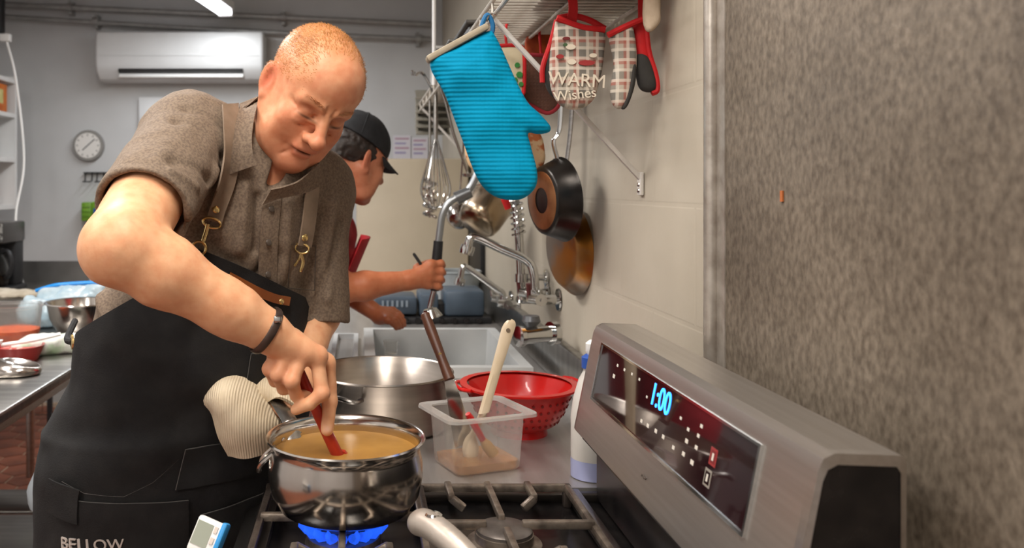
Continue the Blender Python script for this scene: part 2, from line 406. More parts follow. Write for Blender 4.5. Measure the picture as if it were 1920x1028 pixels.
# ================================================================ FITTINGS ON THE BACK WALL
pipem = mat('grey_conduit', '#9a9a98', .4, .3, '#8c8c8a', 20)
for k, (a, b, lab) in enumerate([((-8, 8), (808, 46), 'upper grey conduit pipe running along the top of the back wall'), ((-8, 30), (808, 74), 'lower grey conduit pipe passing just above the white air conditioner')]):
    A_, B_ = P(a[0], a[1], 5.62), P(b[0], b[1], 5.62); t = thing('conduit_pipe', lab, 'pipe', A_, 'conduit pipes')
    mid = [A_+(B_-A_)*(i/6)+Vector((0, 0, -.012*math.sin(math.pi*i/6)*k)) for i in range(7)]
    MB().tube(mid, .02 if k == 0 else .017, 12).build('pipe', pipem, t)
    for fx in (([.17, .66] if k == 0 else [.23, .97])):
        c = A_+(B_-A_)*fx; MB().tube([c-Vector((.018, 0, 0)), c+Vector((.018, 0, 0))], .028, 12).b2((c.x-.01, c.y, c.z-.045), (c.x+.01, 5.698, c.z+.045)).build('clamp', pipem, t)
# air conditioner
x0, x1 = P(178, 0, 5.48).x, P(494, 0, 5.48).x; z1, z0 = P(0, 58, 5.48).z, P(0, 150, 5.48).z
ac = thing('air_conditioner', 'long white wall-mounted air conditioner with open louvre slot', 'air conditioner', ((x0+x1)/2, 5.6, z0))
prof = [(5.7, z1), (5.50, z1), (5.478, z1-.012), (5.47, z1-.05), (5.47, z0+.1), (5.485, z0+.06), (5.53, z0+.012), (5.56, z0), (5.7, z0)]
b_ = MB().prism([(x0, y, z) for y, z in prof], (x1-x0, 0, 0)); o = b_.build('body', mat('ac_white', '#c9c9c8', .4, 0, '#c2c2c1', 6), ac, ang=25)
o.modifiers.new('bevel', 'BEVEL').width = .018; o.modifiers['bevel'].segments = 3; o.modifiers['bevel'].limit_method = 'ANGLE'; o.modifiers['bevel'].angle_limit = math.radians(50)
MB().box(((x0+x1)/2+.01, 5.49, z0+.062), (.8, .03, .022), Matrix.Rotation(math.radians(-35), 3, 'X')).build('outlet_slot', blackm, ac)
MB().box(((x0+x1)/2+.01, 5.495, z0+.03), (.8, .012, .032), Matrix.Rotation(math.radians(-40), 3, 'X'), .003).build('louvre_flap', white_pl, ac)
MB().box(((x0+x1)/2, 5.469, z1-.16), (1.02, .004, .003)).build('seam', mat('seam_grey', '#b8b8b6', .5), ac)
# clock
c = P(164, 273, 5.66); ck = thing('wall_clock', 'small round grey-rimmed clock with white dial on the back wall', 'clock', c)
MB().lathe([(.0, .03), (.1, .03), (.104, .022), (.104, 0), (0, 0)][::1], c+Vector((0, .035, 0)), (0, -1, 0), 40).build('case', mat('clock_grey', '#8d8b87', .4, .3), ck)
MB().lathe([(0, .002), (.084, .002), (.084, 0)], c+Vector((0, .004, 0)), (0, -1, 0), 40).build('dial', mat('dial_white', '#dcdad5', .4), ck)
for k in range(12):
    a = k*math.pi/6; p = c+Vector((math.sin(a)*.07, .0015, math.cos(a)*.07)); MB().box(p, (.005, .001, .012), Matrix.Rotation(a, 3, 'Y')).build('tick', blackp, ck)
for ln, a in ((.045, math.radians(228)), (.065, math.radians(48))):
    d_ = Vector((math.sin(a), 0, math.cos(a))); MB().tube([c-d_*.008, c+d_*ln], .003, 6).build('hand', blackp, ck)
# hook rack, green dispenser, papers, cord
c = P(196, 324, 5.67); hk = thing('hook_rack', 'small black wire hook rack under the wall clock', 'hooks', c)
MB().b2((c.x-.14, 5.665, c.z-.004), (c.x+.14, 5.7, c.z+.004)).build('rail', blackp, hk)
for k in range(4):
    x = c.x-.13+k*.078; MB().tube([(x, 5.68, c.z), (x, 5.672, c.z-.055), (x, 5.63, c.z-.06), (x+.045, 5.63, c.z-.06), (x+.045, 5.672, c.z-.055), (x+.045, 5.68, c.z)], .0045, 6).build('hook', blackp, hk)
c = P(184, 397, 5.64); g = thing('green_dispenser', 'bright green plastic box with blue screen on the back wall', 'box', c); gm = mat('lime_plastic', '#6f9d2c', .45, 0, '#628c24', 20)
MB().b2((c.x-.1, 5.6, c.z-.062), (c.x-.035, 5.7, c.z+.062), .008).build('side_block', gm, g)
MB().b2((c.x-.035, 5.61, c.z-.05), (c.x+.1, 5.7, c.z+.066), .008).build('body', gm, g)
MB().b2((c.x-.02, 5.604, c.z-.028), (c.x+.07, 5.612, c.z+.022)).build('screen', mat('screen_blue', '#2f58a8', .25, 0, '#24468c', 30), g)
for dz in (-.03, 0, .03): MB().b2((c.x-.095, 5.596, c.z+dz-.002), (c.x-.04, 5.602, c.z+dz+.002)).build('ridge', mat('lime_dark', '#4f7420', .5), g)
G = [[P(262+68*i/6, 183+80*j/6, 5.69)-Vector((0, .02+.03*math.sin(i*1.1)*(j/6)+.04*(i/6)*(j/6), 0)) for j in range(7)] for i in range(7)]
o = MB().sheet(G, .001).build('paper_sheet', mat('paper_white', '#dadcdd', .6), None, P(262, 183, 5.69)); tag(o, 'white paper sheet on the back wall behind the cook\'s shoulder', 'paper')
for k, (x, y, wd, hg) in enumerate([(737, 254, 33, 44), (772, 258, 30, 40)]):
    a, b = P(x, y, 5.69), P(x+wd, y+hg, 5.69); t = thing('note_paper', ('left' if k == 0 else 'right')+' one of two printed notes above the beige refrigerator', 'paper', a, 'printed notes on the back wall')
    MB().b2((a.x, 5.688, b.z), (b.x, 5.692, a.z)).build('sheet', mat('note_white', '#cfccd2', .6), t)
    for j in range(4):
        z = a.z-(a.z-b.z)*(j+.7)/5; MB().b2((a.x+.012, 5.6865, z-.006), (b.x-.012-.02*(j % 2), 5.688, z+.006)).build('print_line', mat('print_'+str(j % 2), ['#b08fa0', '#9a93b5'][j % 2], .6), t)
MB_c = MB().tube(crom([P(12, 75, 5.0), P(30, 150, 5.02), P(45, 300, 5.0), P(30, 400, 4.9), P(34, 470, 4.8), P(42, 530, 4.72)], 8), .007, 8)
o = MB_c.build('power_cord', white_pl, None, P(42, 538, 4.72)); tag(o, 'white cord hanging down past the white shelf to the coffee maker', 'cord')
o = MB().b2(P(-14, 62, 5.3)-Vector((0, .03, 0)), P(7, -30, 5.3)+Vector((0, .03, 0)), .01).build('junction_box', blackp, None, P(0, 60, 5.3)); tag(o, 'black box at the top of the left wall', 'box')
o = MB().b2(P(8, 78, 5.0)-Vector((.02, .02, 0)), P(20, 64, 5.0)+Vector((0, .02, 0)), .004).build('cord_plug', white_pl, None, P(12, 75, 5)); tag(o, 'small white plug at the top of the hanging cord', 'plug')
# fluorescent lamps: one in view, the others above
def fixture(x, y, ln, ang, label, z=CEIL, em=5, drop=.0, wd=.16):
    t = thing('ceiling_lamp', label, 'lamp', (x, y, z), 'fluorescent ceiling lamps'); R = Matrix.Rotation(ang, 3, 'Z'); c = Vector((x, y, z))
    MB().box(c+Vector((0, 0, -.025)), (wd, ln, .05), R, .006).build('housing', white_pl, t)
    for s_ in (-wd*.3, wd*.3):
        a = c+R @ Vector((s_, -ln/2+.03, -.07)); b = c+R @ Vector((s_, ln/2-.03, -.07)); MB().tube([a, b], .015, 12).build('tube', mat('tube_glow', '#f4f6ff', .4, emit=em), t)
    for e in (-1, 1): MB().box(c+R @ Vector((0, e*(ln/2-.015), -.06)), (wd-.01, .03, .06), R, .004).build('end_cap', white_pl, t)
    if drop:
        for e in (-.3, .3): MB().tube([c+R @ Vector((0, e*ln, 0)), c+R @ Vector((0, e*ln, drop))], .004, 6).build('rod', steel, t)
for i, (x, y, ln, pw, col) in enumerate(FIXT): fixture(x, y, ln, 0, ['white tube lamp on the ceiling above the range', 'white tube lamp on the ceiling behind the camera', 'white tube lamp on the ceiling between sink and prep table', 'white tube lamp on the ceiling above the prep table'][i])
zl = 2.575; fixture(-.91, 4.68, 1.2, math.radians(-8), 'glowing tube lamp hung near the back wall above the air conditioner', zl, 9, CEIL-zl, .1)
l = bpy.data.lights.new('ceiling_lamp_light', 'AREA'); l.shape = 'RECTANGLE'; l.size = .16; l.size_y = 1.15; l.energy = 15; l.color = (.93, .97, 1)
o = bpy.data.objects.new('ceiling_lamp_light', l); C.objects.link(o); o.location = (-.91, 4.68, zl-.095); o.rotation_euler = (0, 0, math.radians(-8))
# ================================================================ LEFT SIDE: SHELF, COFFEE, PREP TABLE
t = thing('wall_shelf', 'white open wall shelf with groceries at the left edge', 'shelf', (-2.3, 4.8, 1.2)); xs_ = -2.13
zs_ = [P(0, y, 5.28).z for y in (384, 297, 214, 150)]
MB().b2((XL, 5.27, zs_[0]-.03), (xs_, 5.3, zs_[3]+.02)).build('end_panel', white_p, t)
MB().b2((XL, 4.0, zs_[0]-.03), (xs_, 4.03, zs_[3]+.02)).build('end_panel', white_p, t)
for z in zs_: MB().b2((XL, 4.03, z-.025), (xs_, 5.27, z)).build('shelf_board', white_p, t)
MB().b2((XL, 4.03, zs_[0]), (XL+.01, 5.27, zs_[3])).build('back_panel', white_p, t)
def pack(name, label, cat, x0, x1, y0, y1, z, h, m, m2, jar=False):
    t = thing(name, label, cat, ((x0+x1)/2, (y0+y1)/2, z))
    if jar:
        r = (x1-x0)/2; c = ((x0+x1)/2, (y0+y1)/2, z); MB().lathe([(0, 0), (r, 0), (r, h*.8), (r*.8, h*.88), (0, h*.88)], c, n=24).build('body', m, t)
        MB().lathe([(r*.85, h*.86), (r*.85, h), (0, h)], c, n=24).build('lid', white_pl, t); MB().lathe([(r+.001, h*.25), (r+.001, h*.65)], c, n=24).build('label', m2, t)
    else:
        MB().b2((x0, y0, z), (x1, y1, z+h), .003).build('box', m, t); MB().b2((x0+(x1-x0)*.45, y0-.001, z+h*.3), (x1-.01, y0, z+h*.8)).build('label', m2, t)
        MB().b2((x1, y0+(y1-y0)*.15, z+h*.3), (x1+.001, y0+(y1-y0)*.7, z+h*.8)).build('label', m2, t)
orange = mat('orange_card', '#cf7024', .5, 0, '#b65a1c', 20); cream = mat('cream_print', '#d8c98e', .5, 0, '#b5b06a', 40)
pack('orange_package', 'orange grocery box on the top shelf at the left edge', 'box', -2.32, -2.15, 5.0, 5.2, zs_[2], .17, orange, cream)
pack('orange_carton', 'second orange carton nearer the camera on the top shelf', 'box', -2.36, -2.16, 4.72, 4.95, zs_[2], .15, mat('orange_red', '#c4542a', .5), cream)
pack('blue_carton', 'pale blue carton on the middle shelf at the left edge', 'box', -2.3, -2.2, 5.03, 5.17, zs_[1], .13, mat('pale_blue', '#a9cfe0', .4, 0, '#e6eef0', 30), mat('blue_print', '#4a90c0', .5))
pack('white_jar', 'white jar beside the pale blue carton', 'jar', -2.3, -2.19, 4.8, 4.91, zs_[1], .15, white_pl, mat('blue_print', '#4a90c0', .5), True)
pack('green_tin', 'dark green tin with red label on the bottom shelf', 'tin', -2.31, -2.17, 5.0, 5.14, zs_[0], .15, mat('dark_green', '#2f4a30', .4, 0, '#1f3524', 20), mat('red_label', '#c02a22', .4), True)
pack('red_tin', 'red tin in front of the dark green tin on the bottom shelf', 'tin', -2.3, -2.19, 4.72, 4.83, zs_[0], .12, mat('red_label', '#c02a22', .4), mat('dark_green', '#2f4a30', .4), True)
# back counter with coffee maker
t = thing('back_counter', 'stainless counter with raised back panel in the far left corner', 'counter', (-2.0, 4.5, 0))
MB().b2((XL+.01, 4.15, .84), (-1.57, 4.95, .88), .006).build('worktop', steel_top, t); MB().b2((XL+.01, 4.93, .88), (-1.57, 4.95, 1.005)).build('back_panel', mat('steel_dim', '#8e8c8a', .35, .9, '#7d7b79', 5), t)
for x in (-2.38, -1.63):
    for y in (4.22, 4.88): MB().tube([(x, y, 0), (x, y, .84)], .02, 10).build('leg', steel, t)
cx_, cy_ = -1.93, 4.5; t = thing('coffee_maker', 'black drip coffee maker with glass carafe at the left edge', 'coffee maker', (cx_, cy_, .88))
MB().b2((cx_-.13, cy_-.14, .88), (cx_+.11, cy_+.17, .91), .008).build('base', blackp, t); MB().b2((cx_-.13, cy_+.06, .91), (cx_+.09, cy_+.17, 1.22), .008).build('column', blackp, t)
MB().b2((cx_-.14, cy_-.13, 1.14), (cx_+.1, cy_+.17, 1.25), .012).build('brew_head', mat('dark_steel', '#55524f', .3, .8), t)
MB().b2((cx_-.05, cy_-.134, 1.15), (cx_+.1, cy_-.13, 1.24)).build('control_panel', mat('panel_grey', '#8f8e8a', .4, .2, '#3a3938', 60, (.48, .52)), t)
MB().lathe([(.03, 1.13), (.06, 1.135), (.065, 1.14)], (cx_, cy_-.03, 0), n=24).build('filter_basket', blackp, t)
cf = MB().lathe([(0, .912), (.075, .912), (.085, .93), (.088, .99), (.075, 1.05), (.055, 1.085), (.06, 1.1)], (cx_, cy_-.03, 0), n=32).build('carafe', glass, t)
MB().lathe([(0, .914), (.073, .914), (.083, .93), (.084, .975), (0, .975)], (cx_, cy_-.03, 0), n=32).build('coffee', mat('coffee', '#1c0d06', .15), cf)
MB().tube(crom([(cx_+.05, cy_-.05, 1.09), (cx_+.1, cy_-.07, 1.1), (cx_+.125, cy_-.08, 1.05), (cx_+.11, cy_-.075, .98), (cx_+.085, cy_-.06, .96)], 6), .011, 8).build('handle', blackp, cf)
MB().lathe([(.061, 1.1), (.061, 1.115), (0, 1.12)], (cx_, cy_-.03, 0), n=24).build('lid', blackp, cf)
# prep table
TZ = .90; TXR = -.846; t = thing('prep_table', 'long stainless steel prep table on the left', 'table', (-1.25, 2.9, 0))
MB().b2((-1.75, 1.75, TZ-.035), (TXR, 3.85, TZ), .008).build('worktop', steel_top, t); MB().b2((TXR-.004, 1.75, TZ-.045), (TXR, 3.85, TZ-.004)).build('edge_band', steel, t)
for x in (-1.7, -.95):
    for y in (1.82, 3.78): MB().tube([(x, y, .02), (x, y, TZ-.03)], .02, 12).lathe([(0, 0), (.025, 0), (.025, .03), (0, .03)], (x, y, 0), n=12).build('leg', steel, t)
MB().b2((-1.74, 2.0, .315), (-.93, 2.86, .335), .006).build('undershelf', steel_top, t); MB().b2((-1.74, 2.89, .31), (-.93, 3.1, .335), .006).build('undershelf', steel_top, t)
for x in (-1.7, -.97):
    MB().tube([(x, 1.86, .3), (x, 3.74, .3)], .014, 8).build('stretcher', steel, t)
# wire rack far under the table, with black leg
rk = thing('wire_rack', 'low wire rack with black legs standing on the tiles behind the prep table', 'rack', (-1.9, 4.55, 0))
for x in (-2.3, -1.72): MB().b2((x-.012, 4.72, 0), (x+.012, 4.745, .42)).build('leg', blackp, rk)
for k in range(14): MB().tube([(-2.3+k*.045, 4.73, .17), (-2.3+k*.045, 4.73, .4)], .004, 6).build('wire', chrome, rk)
for z in (.17, .4): MB().tube([(-2.32, 4.73, z), (-1.7, 4.73, z)], .006, 6).build('rail', chrome, rk)
# waste bin by the cook
bx, by = -.572, 1.98; bn = thing('waste_bin', 'grey-blue rounded plastic bin standing behind the cook\'s apron', 'bin', (bx, by, 0)); bm_ = mat('bin_plastic', '#98a0a5', .45, 0, '#8a9297', 10)
MB().lathe([(0, 0), (.14, 0), (.175, .72), (.15, .72), (.12, .03), (0, .03)], (bx, by, 0), n=32).build('body', bm_, bn); MB().lathe([(.165, .72), (.185, .722), (.188, .75), (.17, .79), (.1, .815), (0, .82)], (bx, by, 0), n=32).build('lid', bm_, bn)
# things on the prep table
bw = P(152, 0, 3.02); x, y = bw.x, 3.02
t = thing('mixing_bowl', 'stainless mixing bowl on the prep table beside the cook', 'bowl', (x, y, TZ)); MB().lathe([(0, .0), (.05, 0), (.085, .03), (.108, .075), (.117, .122), (.125, .124), (.123, .128), (.113, .126), (.103, .078), (.08, .035), (.045, .006), (0, .006)], (x, y, TZ), n=48).build('bowl', polished, t)
def blob(name, label, cat, prims, m, h=.006, amp=0, fr=30, loc=None, seed=1):
    S_ = SDF()
    for p_, k in prims: S_.u(p_, k)
    V, Q = S_.mesh(h)
    if amp: V = V+vnorm(V, Q)*(amp*vnoise(V, fr, seed)+amp*.5*vnoise(V, fr*2.3, seed+1))[:, None]
    if loc is not None: V[:, 2] = np.maximum(V[:, 2], loc[2]+.0005)
    o = link(name, np_mesh(name, V, Q), m, None, loc if loc is not None else V.mean(0)); return tag(o, label, cat)
filmm = mat('plastic_film', '#c9d6db', .15, 0, '#a9c4d2', 14, trans=.35, bump=.8, bs=40)
a = P(128, 600, 3.25); a.z = TZ
t = thing('storage_bag', 'clear plastic zip bag with bright blue seal on the prep table', 'bag', (a.x, a.y, TZ))
S_ = SDF().u(s_ell((a.x-.02, a.y+.02, TZ+.05), (.13, .1, .06))).u(s_cap((a.x-.12, a.y+.1, TZ+.12), (a.x+.1, a.y+.1, TZ+.13), .02, .02), .1).u(s_ell((a.x-.12, a.y-.05, TZ+.06), (.05, .06, .06)), .05)
V, Q = S_.mesh(.006); V = V+vnorm(V, Q)*(.009*vnoise(V, 28, 3)+.004*vnoise(V, 60, 5))[:, None]; V[:, 2] = np.maximum(V[:, 2], TZ+.001)
link('bag', np_mesh('bag', V, Q), filmm, t)
MB().tube(crom([(a.x-.16, a.y+.1, TZ+.125), (a.x-.08, a.y+.085, TZ+.148), (a.x+.02, a.y+.1, TZ+.155), (a.x+.13, a.y+.1, TZ+.158)], 6), .0075, 8).build('zip_seal', mat('seal_blue', '#1c86d6', .35), t)
c = P(26, 598, 2.78); x, y = c.x, c.y
t = thing('food_tub', 'clear plastic tub with orange sauce at the left edge of the prep table', 'tub', (x, y, TZ))
MB().lathe([(0, .002), (.075, .002), (.088, .14), (.093, .142), (.093, .15), (.086, .15), (.073, .006), (0, .006)], (x, y, TZ), n=36).build('tub', clearp, t)
MB().lathe([(0, .007), (.072, .007), (.079, .07), (0, .07)], (x, y, TZ), n=36).build('sauce', mat('orange_sauce', '#c4551e', .35, 0, '#a63f16', 30), t)
c = P(40, 640, 2.62); x, y = c.x, c.y
t = thing('serving_spoon', 'white plastic spoon lying across a red dish on the prep table', 'spoon', (x, y, TZ))
MB().tube(crom([(x-.05, y-.03, TZ+.052), (x+.03, y+.0, TZ+.06), (x+.11, y+.03, TZ+.075)], 6), .006, 8).build('handle', white_pl, t); MB().lathe([(0, 0), (.022, .004), (.028, .014), (.02, .012), (0, .006)], (x-.07, y-.035, TZ+.05), (-.1, 0, 1), 20).build('bowl', white_pl, t)
t = thing('red_dish', 'low red dish under the white spoon on the prep table', 'dish', (x, y, TZ)); MB().lathe([(0, 0), (.055, 0), (.075, .045), (.07, .045), (.05, .006), (0, .006)], (x-.01, y+.01, TZ), n=32).build('dish', mat('dark_red_dish', '#8d2a26', .35), t)
MB().lathe([(0, .02), (.055, .02), (.06, .034), (0, .036)], (x-.01, y+.01, TZ), n=32).build('filling', mat('berry', '#b23a35', .5, 0, '#d8c8bb', 60, (.5, .6)), t)
c = P(100, 634, 2.72); x, y = c.x, c.y
t = thing('wrapped_packet', 'white and green paper-wrapped packet lying on the prep table', 'packet', (x, y, TZ)); R = Matrix.Rotation(.35, 3, 'Z')
S_ = SDF().u(s_cap((x-.05, y-.03, TZ+.035), (x+.06, y+.02, TZ+.032), .034, .03)).u(s_ell((x-.085, y-.045, TZ+.03), (.03, .04, .02)), .03); V, Q = S_.mesh(.005); V = V+vnorm(V, Q)*(.004*vnoise(V, 50, 9))[:, None]; V[:, 2] = np.maximum(V[:, 2], TZ+.0005)
link('wrapper', np_mesh('wrapper', V, Q), mat('wrap_white', '#cfd0c8', .5, 0, '#9fb595', 12, (.5, .62)), t)
c = P(28, 664, 2.42); x, y = c.x, c.y
t = thing('steel_scoop', 'shiny steel scoop lying on the near end of the prep table', 'scoop', (x, y, TZ))
S_ = SDF().u(s_ell((x-.01, y, TZ+.012), (.085, .06, .036))).sub(s_ell((x+.04, y, TZ+.06), (.08, .05, .04)), .006).cut((0, 0, TZ+.002), (0, 0, -1)); V, Q = S_.mesh(.004); link('scoop_bowl', np_mesh('scoop_bowl', V, Q), polished, t)
MB().tube(crom([(x-.06, y, TZ+.035), (x-.12, y-.01, TZ+.04), (x-.2, y-.02, TZ+.03)], 6), .009, 10).build('handle', polished, t)
blob('folded_cloth', 'crumpled cream cloth in front of the coffee maker', 'cloth', [(s_ell((-1.72, 4.3, .893), (.13, .07, .022)), .02), (s_ell((-1.83, 4.27, .9), (.08, .06, .022)), .03)], mat('cream_cloth', '#c9bfae', .9, 0, '#b3a894', 20, bump=.4, bs=200), .006, .006, 30, (-1.75, 4.3, .881))
# ================================================================ GAS RANGE
RX0, RX1, RY0, RY1 = -.165, .478, .755, 1.462
CT = .905                                       # cooktop level
rg = thing('gas_range', 'stainless steel gas range with black cooktop and raised control console', 'range', (.15, 1.1, 0))
MB().b2((RX0+.01, RY0, .04), (RX1, RY1, CT-.03), .004).build('body', steel, rg)
MB().b2((RX0, RY0, CT-.03), (RX1, RY1, CT-.008), .004).build('cooktop', blackm, rg)
mb = MB()
for lo, hi in (((RX0, RY0, CT-.01), (RX0+.03, RY1, CT+.006)), ((RX0, RY1-.02, CT-.01), (RX1, RY1, CT+.006)), ((RX0, RY0, CT-.01), (RX1, RY0+.02, CT+.006))): mb.b2(lo, hi, .004)
mb.build('cooktop_rim', mat('dark_trim', '#4a4440', .3, .8, '#332f2c', 12), rg)
MB().prism([(RX0+.01, RY0, .90), (RX0-.03, RY0, .875), (RX0-.045, RY0, .77), (RX0+.01, RY0, .77)], (0, RY1-RY0, 0)).build('control_rail', steel, rg)
for k in range(5):
    y = RY0+.09+k*.132; c = Vector((RX0-.04, y, .825)); kb = MB().lathe([(0, .034), (.018, .034), (.021, .026), (.024, .004), (.026, 0), (0, 0)], c, (-1, 0, .12), 24).build('knob', blackm, rg)
    MB().box(c+Vector((-.035, 0, .012)), (.002, .003, .016)).build('pointer', mat('knob_red', '#a8261c', .4), kb)
od = MB().b2((RX0-.03, RY0+.01, .22), (RX0+.01, RY1-.01, .755), .006).build('oven_door', steel, rg); MB().b2((RX0-.032, RY0+.12, .34), (RX0-.029, RY1-.12, .62)).build('window', glassblk, od)
MB().tube(crom([(RX0-.03, RY0+.06, .71), (RX0-.075, RY0+.07, .715), (RX0-.075, RY1-.07, .715), (RX0-.03, RY1-.06, .71)], 6), .011, 10).build('handle', steel, od)
MB().b2((RX0-.025, RY0+.01, .06), (RX0+.01, RY1-.01, .205), .006).build('drawer', steel, rg)
# burners
BUR = [(-.025, 1.285), (.212, 1.255), (-.025, .93), (.212, .93)]
for (x, y) in BUR:
    b_ = MB().lathe([(0, CT-.008), (.058, CT-.008), (.055, CT+.004), (.043, CT+.006), (.043, CT+.018), (0, CT+.018)], (x, y, 0), n=36).build('burner', iron_worn, rg)
    MB().lathe([(0, CT+.028), (.036, CT+.027), (.041, CT+.023), (.041, CT+.018), (0, CT+.018)], (x, y, 0), n=36).build('cap', mat('burner_cap', '#6d6661', .4, .5, '#57504b', 40), b_)
# flame
fm = MB()
for k in range(20):
    a = 2*math.pi*k/20; x, y = BUR[0]; ca, sa = math.cos(a), math.sin(a)
    fm.tube([(x+ca*.04, y+sa*.04, CT+.012), (x+ca*.056, y+sa*.056, CT+.017), (x+ca*.066, y+sa*.066, CT+.026), (x+ca*.068, y+sa*.068, CT+.034)], [.006, .0075, .005, .0008], 8)
fl_ = fm.build('flame', mat('gas_flame', '#1f55d8', .5, emit=1.1, alpha=.6), rg); fl_['label'] = 'blue gas flame under the pot'
# grates
GZ = .94
def grate(x0, x1, y0, y1, cx, cy, lab):
    t = MB(); r = .0055; z = GZ-r
    g = thing('burner_grate', lab, 'grate', ((x0+x1)/2, (y0+y1)/2, CT-.008), 'cast iron burner grates')
    def bar(a, b, nm='bar', m=iron_worn): 
        a = Vector(a); b = Vector(b); d = b-a; R = d.to_track_quat('X', 'Z').to_matrix(); MB().box((a+b)/2, (d.length, .011, .013), R, .003).build(nm, m, g)
    bar((x0, y0, z-.006), (x1, y0, z-.006), 'frame_bar'); bar((x0, y1, z-.006), (x1, y1, z-.006), 'frame_bar'); bar((x0, y0, z-.006), (x0, y1, z-.006), 'frame_bar', iron); bar((x1, y0, z-.006), (x1, y1, z-.006), 'frame_bar')
    for p in ((x0, y0), (x1, y0), (x0, y1), (x1, y1)): MB().box((p[0], p[1], (CT-.008+z)/2), (.013, .013, z-CT+.008), None, .002).build('foot', iron, g)
    for a, b in (((cx, y1), (cx, cy+.022)), ((cx, y0), (cx, cy-.022)), ((x0, cy), (cx-.026, cy)), ((x1, cy), (cx+.026, cy))):
        bar((a[0], a[1], z), (b[0], b[1], z), 'finger')
    for sx_ in (-1, 1):
        for e in (0, 1):
            x = cx+sx_*(x1-x0)*.27; ye = y1 if e else y0; yb = cy+(ye-cy)*.62; bar((x, ye, z), (x, yb, z), 'short_finger'); bar((x, yb, z), (x-sx_*.02, yb-(ye-yb)*.12, z-.014), 'hook')
    return g
grate(-.15, .092, 1.115, 1.425, -.025, 1.285, 'far left burner grate beneath the steel pot'); grate(.1, .345, 1.115, 1.425, .212, 1.255, 'far right burner grate with empty burner beside the console')
grate(-.15, .092, .79, 1.108, -.025, .93, 'near left burner grate at the front of the range'); grate(.1, .345, .79, 1.108, .212, .93, 'near right burner grate under the pan')
MB().b2((.352, RY0+.01, CT-.008), (.372, RY1-.01, CT+.014), .004).build('vent_trim', steel, rg)
# console
KX0, KZ0, KX1, KZ1, KB = .3675, 1.018, .404, 1.1975, .478
cs = [(KX0, KZ0), (KX0+.033, KZ1-.016), (KX0+.038, KZ1-.005), (KX0+.048, KZ1), (KB-.004, KZ1-.002), (KB, KZ1-.008), (KB, CT), (.44, CT), (.41, KZ0-.012), (KX0+.002, KZ0-.004)]
con = MB().prism([(x, RY0+.004, z) for x, z in cs], (0, RY1-RY0-.008, 0)).build('console', steel_con, rg, ang=28)
for y0, dy in ((RY0+.004, -.014), (RY1-.004, .008)):
    cc = Vector((.43, 0, 1.06)); ring = [(cc.x+(x-cc.x)*1.0, y0, z) for x, z in cs]; inn = [(cc.x+(x-cc.x)*.88, y0+dy, cc.z+(z-cc.z)*.93) for x, z in cs]; n = len(cs); m_ = MB()
    m_.add(ring+[(x, y0+dy*.9, z) for x, _, z in ring]+inn, [(i, (i+1) % n, (i+1) % n+n, i+n) for i in range(n)]+[(i+n, (i+1) % n+n, (i+1) % n+2*n, i+2*n) for i in range(n)]).build('end_frame', steel_con, con)
    MB().prism([(cc.x+(x-cc.x)*.885, y0, cc.z+(z-cc.z)*.935) for x, z in cs], (0, dy*.93, 0)).build('end_cap', blackm, con)
fx = Vector((KX1-KX0-.004, 0, KZ1-.016-KZ0)); fx.normalize()           # up along the console face
fnrm = Vector((-fx.z, 0, fx.x))                                         # its outward normal
def face(y, z, o=0): return Vector((KX0+(z-KZ0)*fx.x/fx.z, y, z))+fnrm*o
def onface(px, py, o=.0):
    d = Vector(((px-CX)/F, 1, -(py-CY)/F)); c0 = Vector((0, 0, ZC)); p0 = face(1, 1.1, o); t = (p0-c0).dot(fnrm)/d.dot(fnrm); return c0+d*t
pa, pb_, pc, pd = onface(1132, 648), onface(1428, 838), onface(1394, 1003), onface(1112, 742)
py0, py1 = (pb_.y+pc.y)/2, (pa.y+pd.y)/2; pz1, pz0 = (pa.z+pb_.z)/2, (pc.z+pd.z)/2
def plate(name, y0, y1, z0, z1, o0, o1, m, par):
    return MB().prism([face(y0, z0, o0), face(y1, z0, o0), face(y1, z1, o0), face(y0, z1, o0)], fnrm*(o1-o0)).build(name, m, par, smooth=False)
pl_ = plate('control_panel', py0, py1, pz0, pz1, -.001, .0015, glassblk, rg); pl_['label'] = 'black glass control panel with blue clock digits'
for a in ((py0-.004, py1+.004, pz0-.004, pz0), (py0-.004, py1+.004, pz1, pz1+.003), (py0-.004, py0, pz0, pz1), (py1, py1+.004, pz0, pz1)): plate('bezel', *a, -.001, .003, chrome, rg)
mk = mat('panel_print_glow', '#b9b2a6', .5, emit=.25); redb = mat('panel_red', '#8c3030', .4, 0);  # printed marks, with a faint glow added to the print
for (x, y, s_) in [(1160, 686, .9), (1173, 694, .9), (1187, 702, .8), (1201, 712, .8), (1153, 706, 1.3), (1205, 790, 1), (1217, 799, 1.1), (1232, 809, 1.1), (1246, 820, 1.1), (1265, 840, 1), (1290, 828, 1.1), (1308, 840, 1), (1293, 806, .9), (1312, 818, .9), (1284, 852, 1.1), (1300, 868, 1.2), (1318, 800, .9), (1279, 785, .8), (1215, 745, .7)]:
    p = onface(x, y); plate('print_mark', p.y-.0035*s_, p.y+.0035*s_, p.z-.0022*s_, p.z+.0022*s_, .0012, .0019, mk, pl_)
for (x, y, m_, lab) in [(1340, 858, redb, 'red'), (1329, 897, mat('panel_grey_key', '#857f76', .4), 'grey')]:
    p = onface(x, y); kk = plate('key_frame', p.y-.0085, p.y+.0085, p.z-.0095, p.z+.0095, .0012, .0018, m_, pl_); plate('key_face', p.y-.006, p.y+.006, p.z-.007, p.z+.007, .0016, .0021, glassblk if lab == 'grey' else mat('panel_red2', '#6a2224', .4), pl_)
    plate('print_mark', p.y-.002, p.y+.002, p.z-.004, p.z+.004, .002, .0024, mk, pl_)
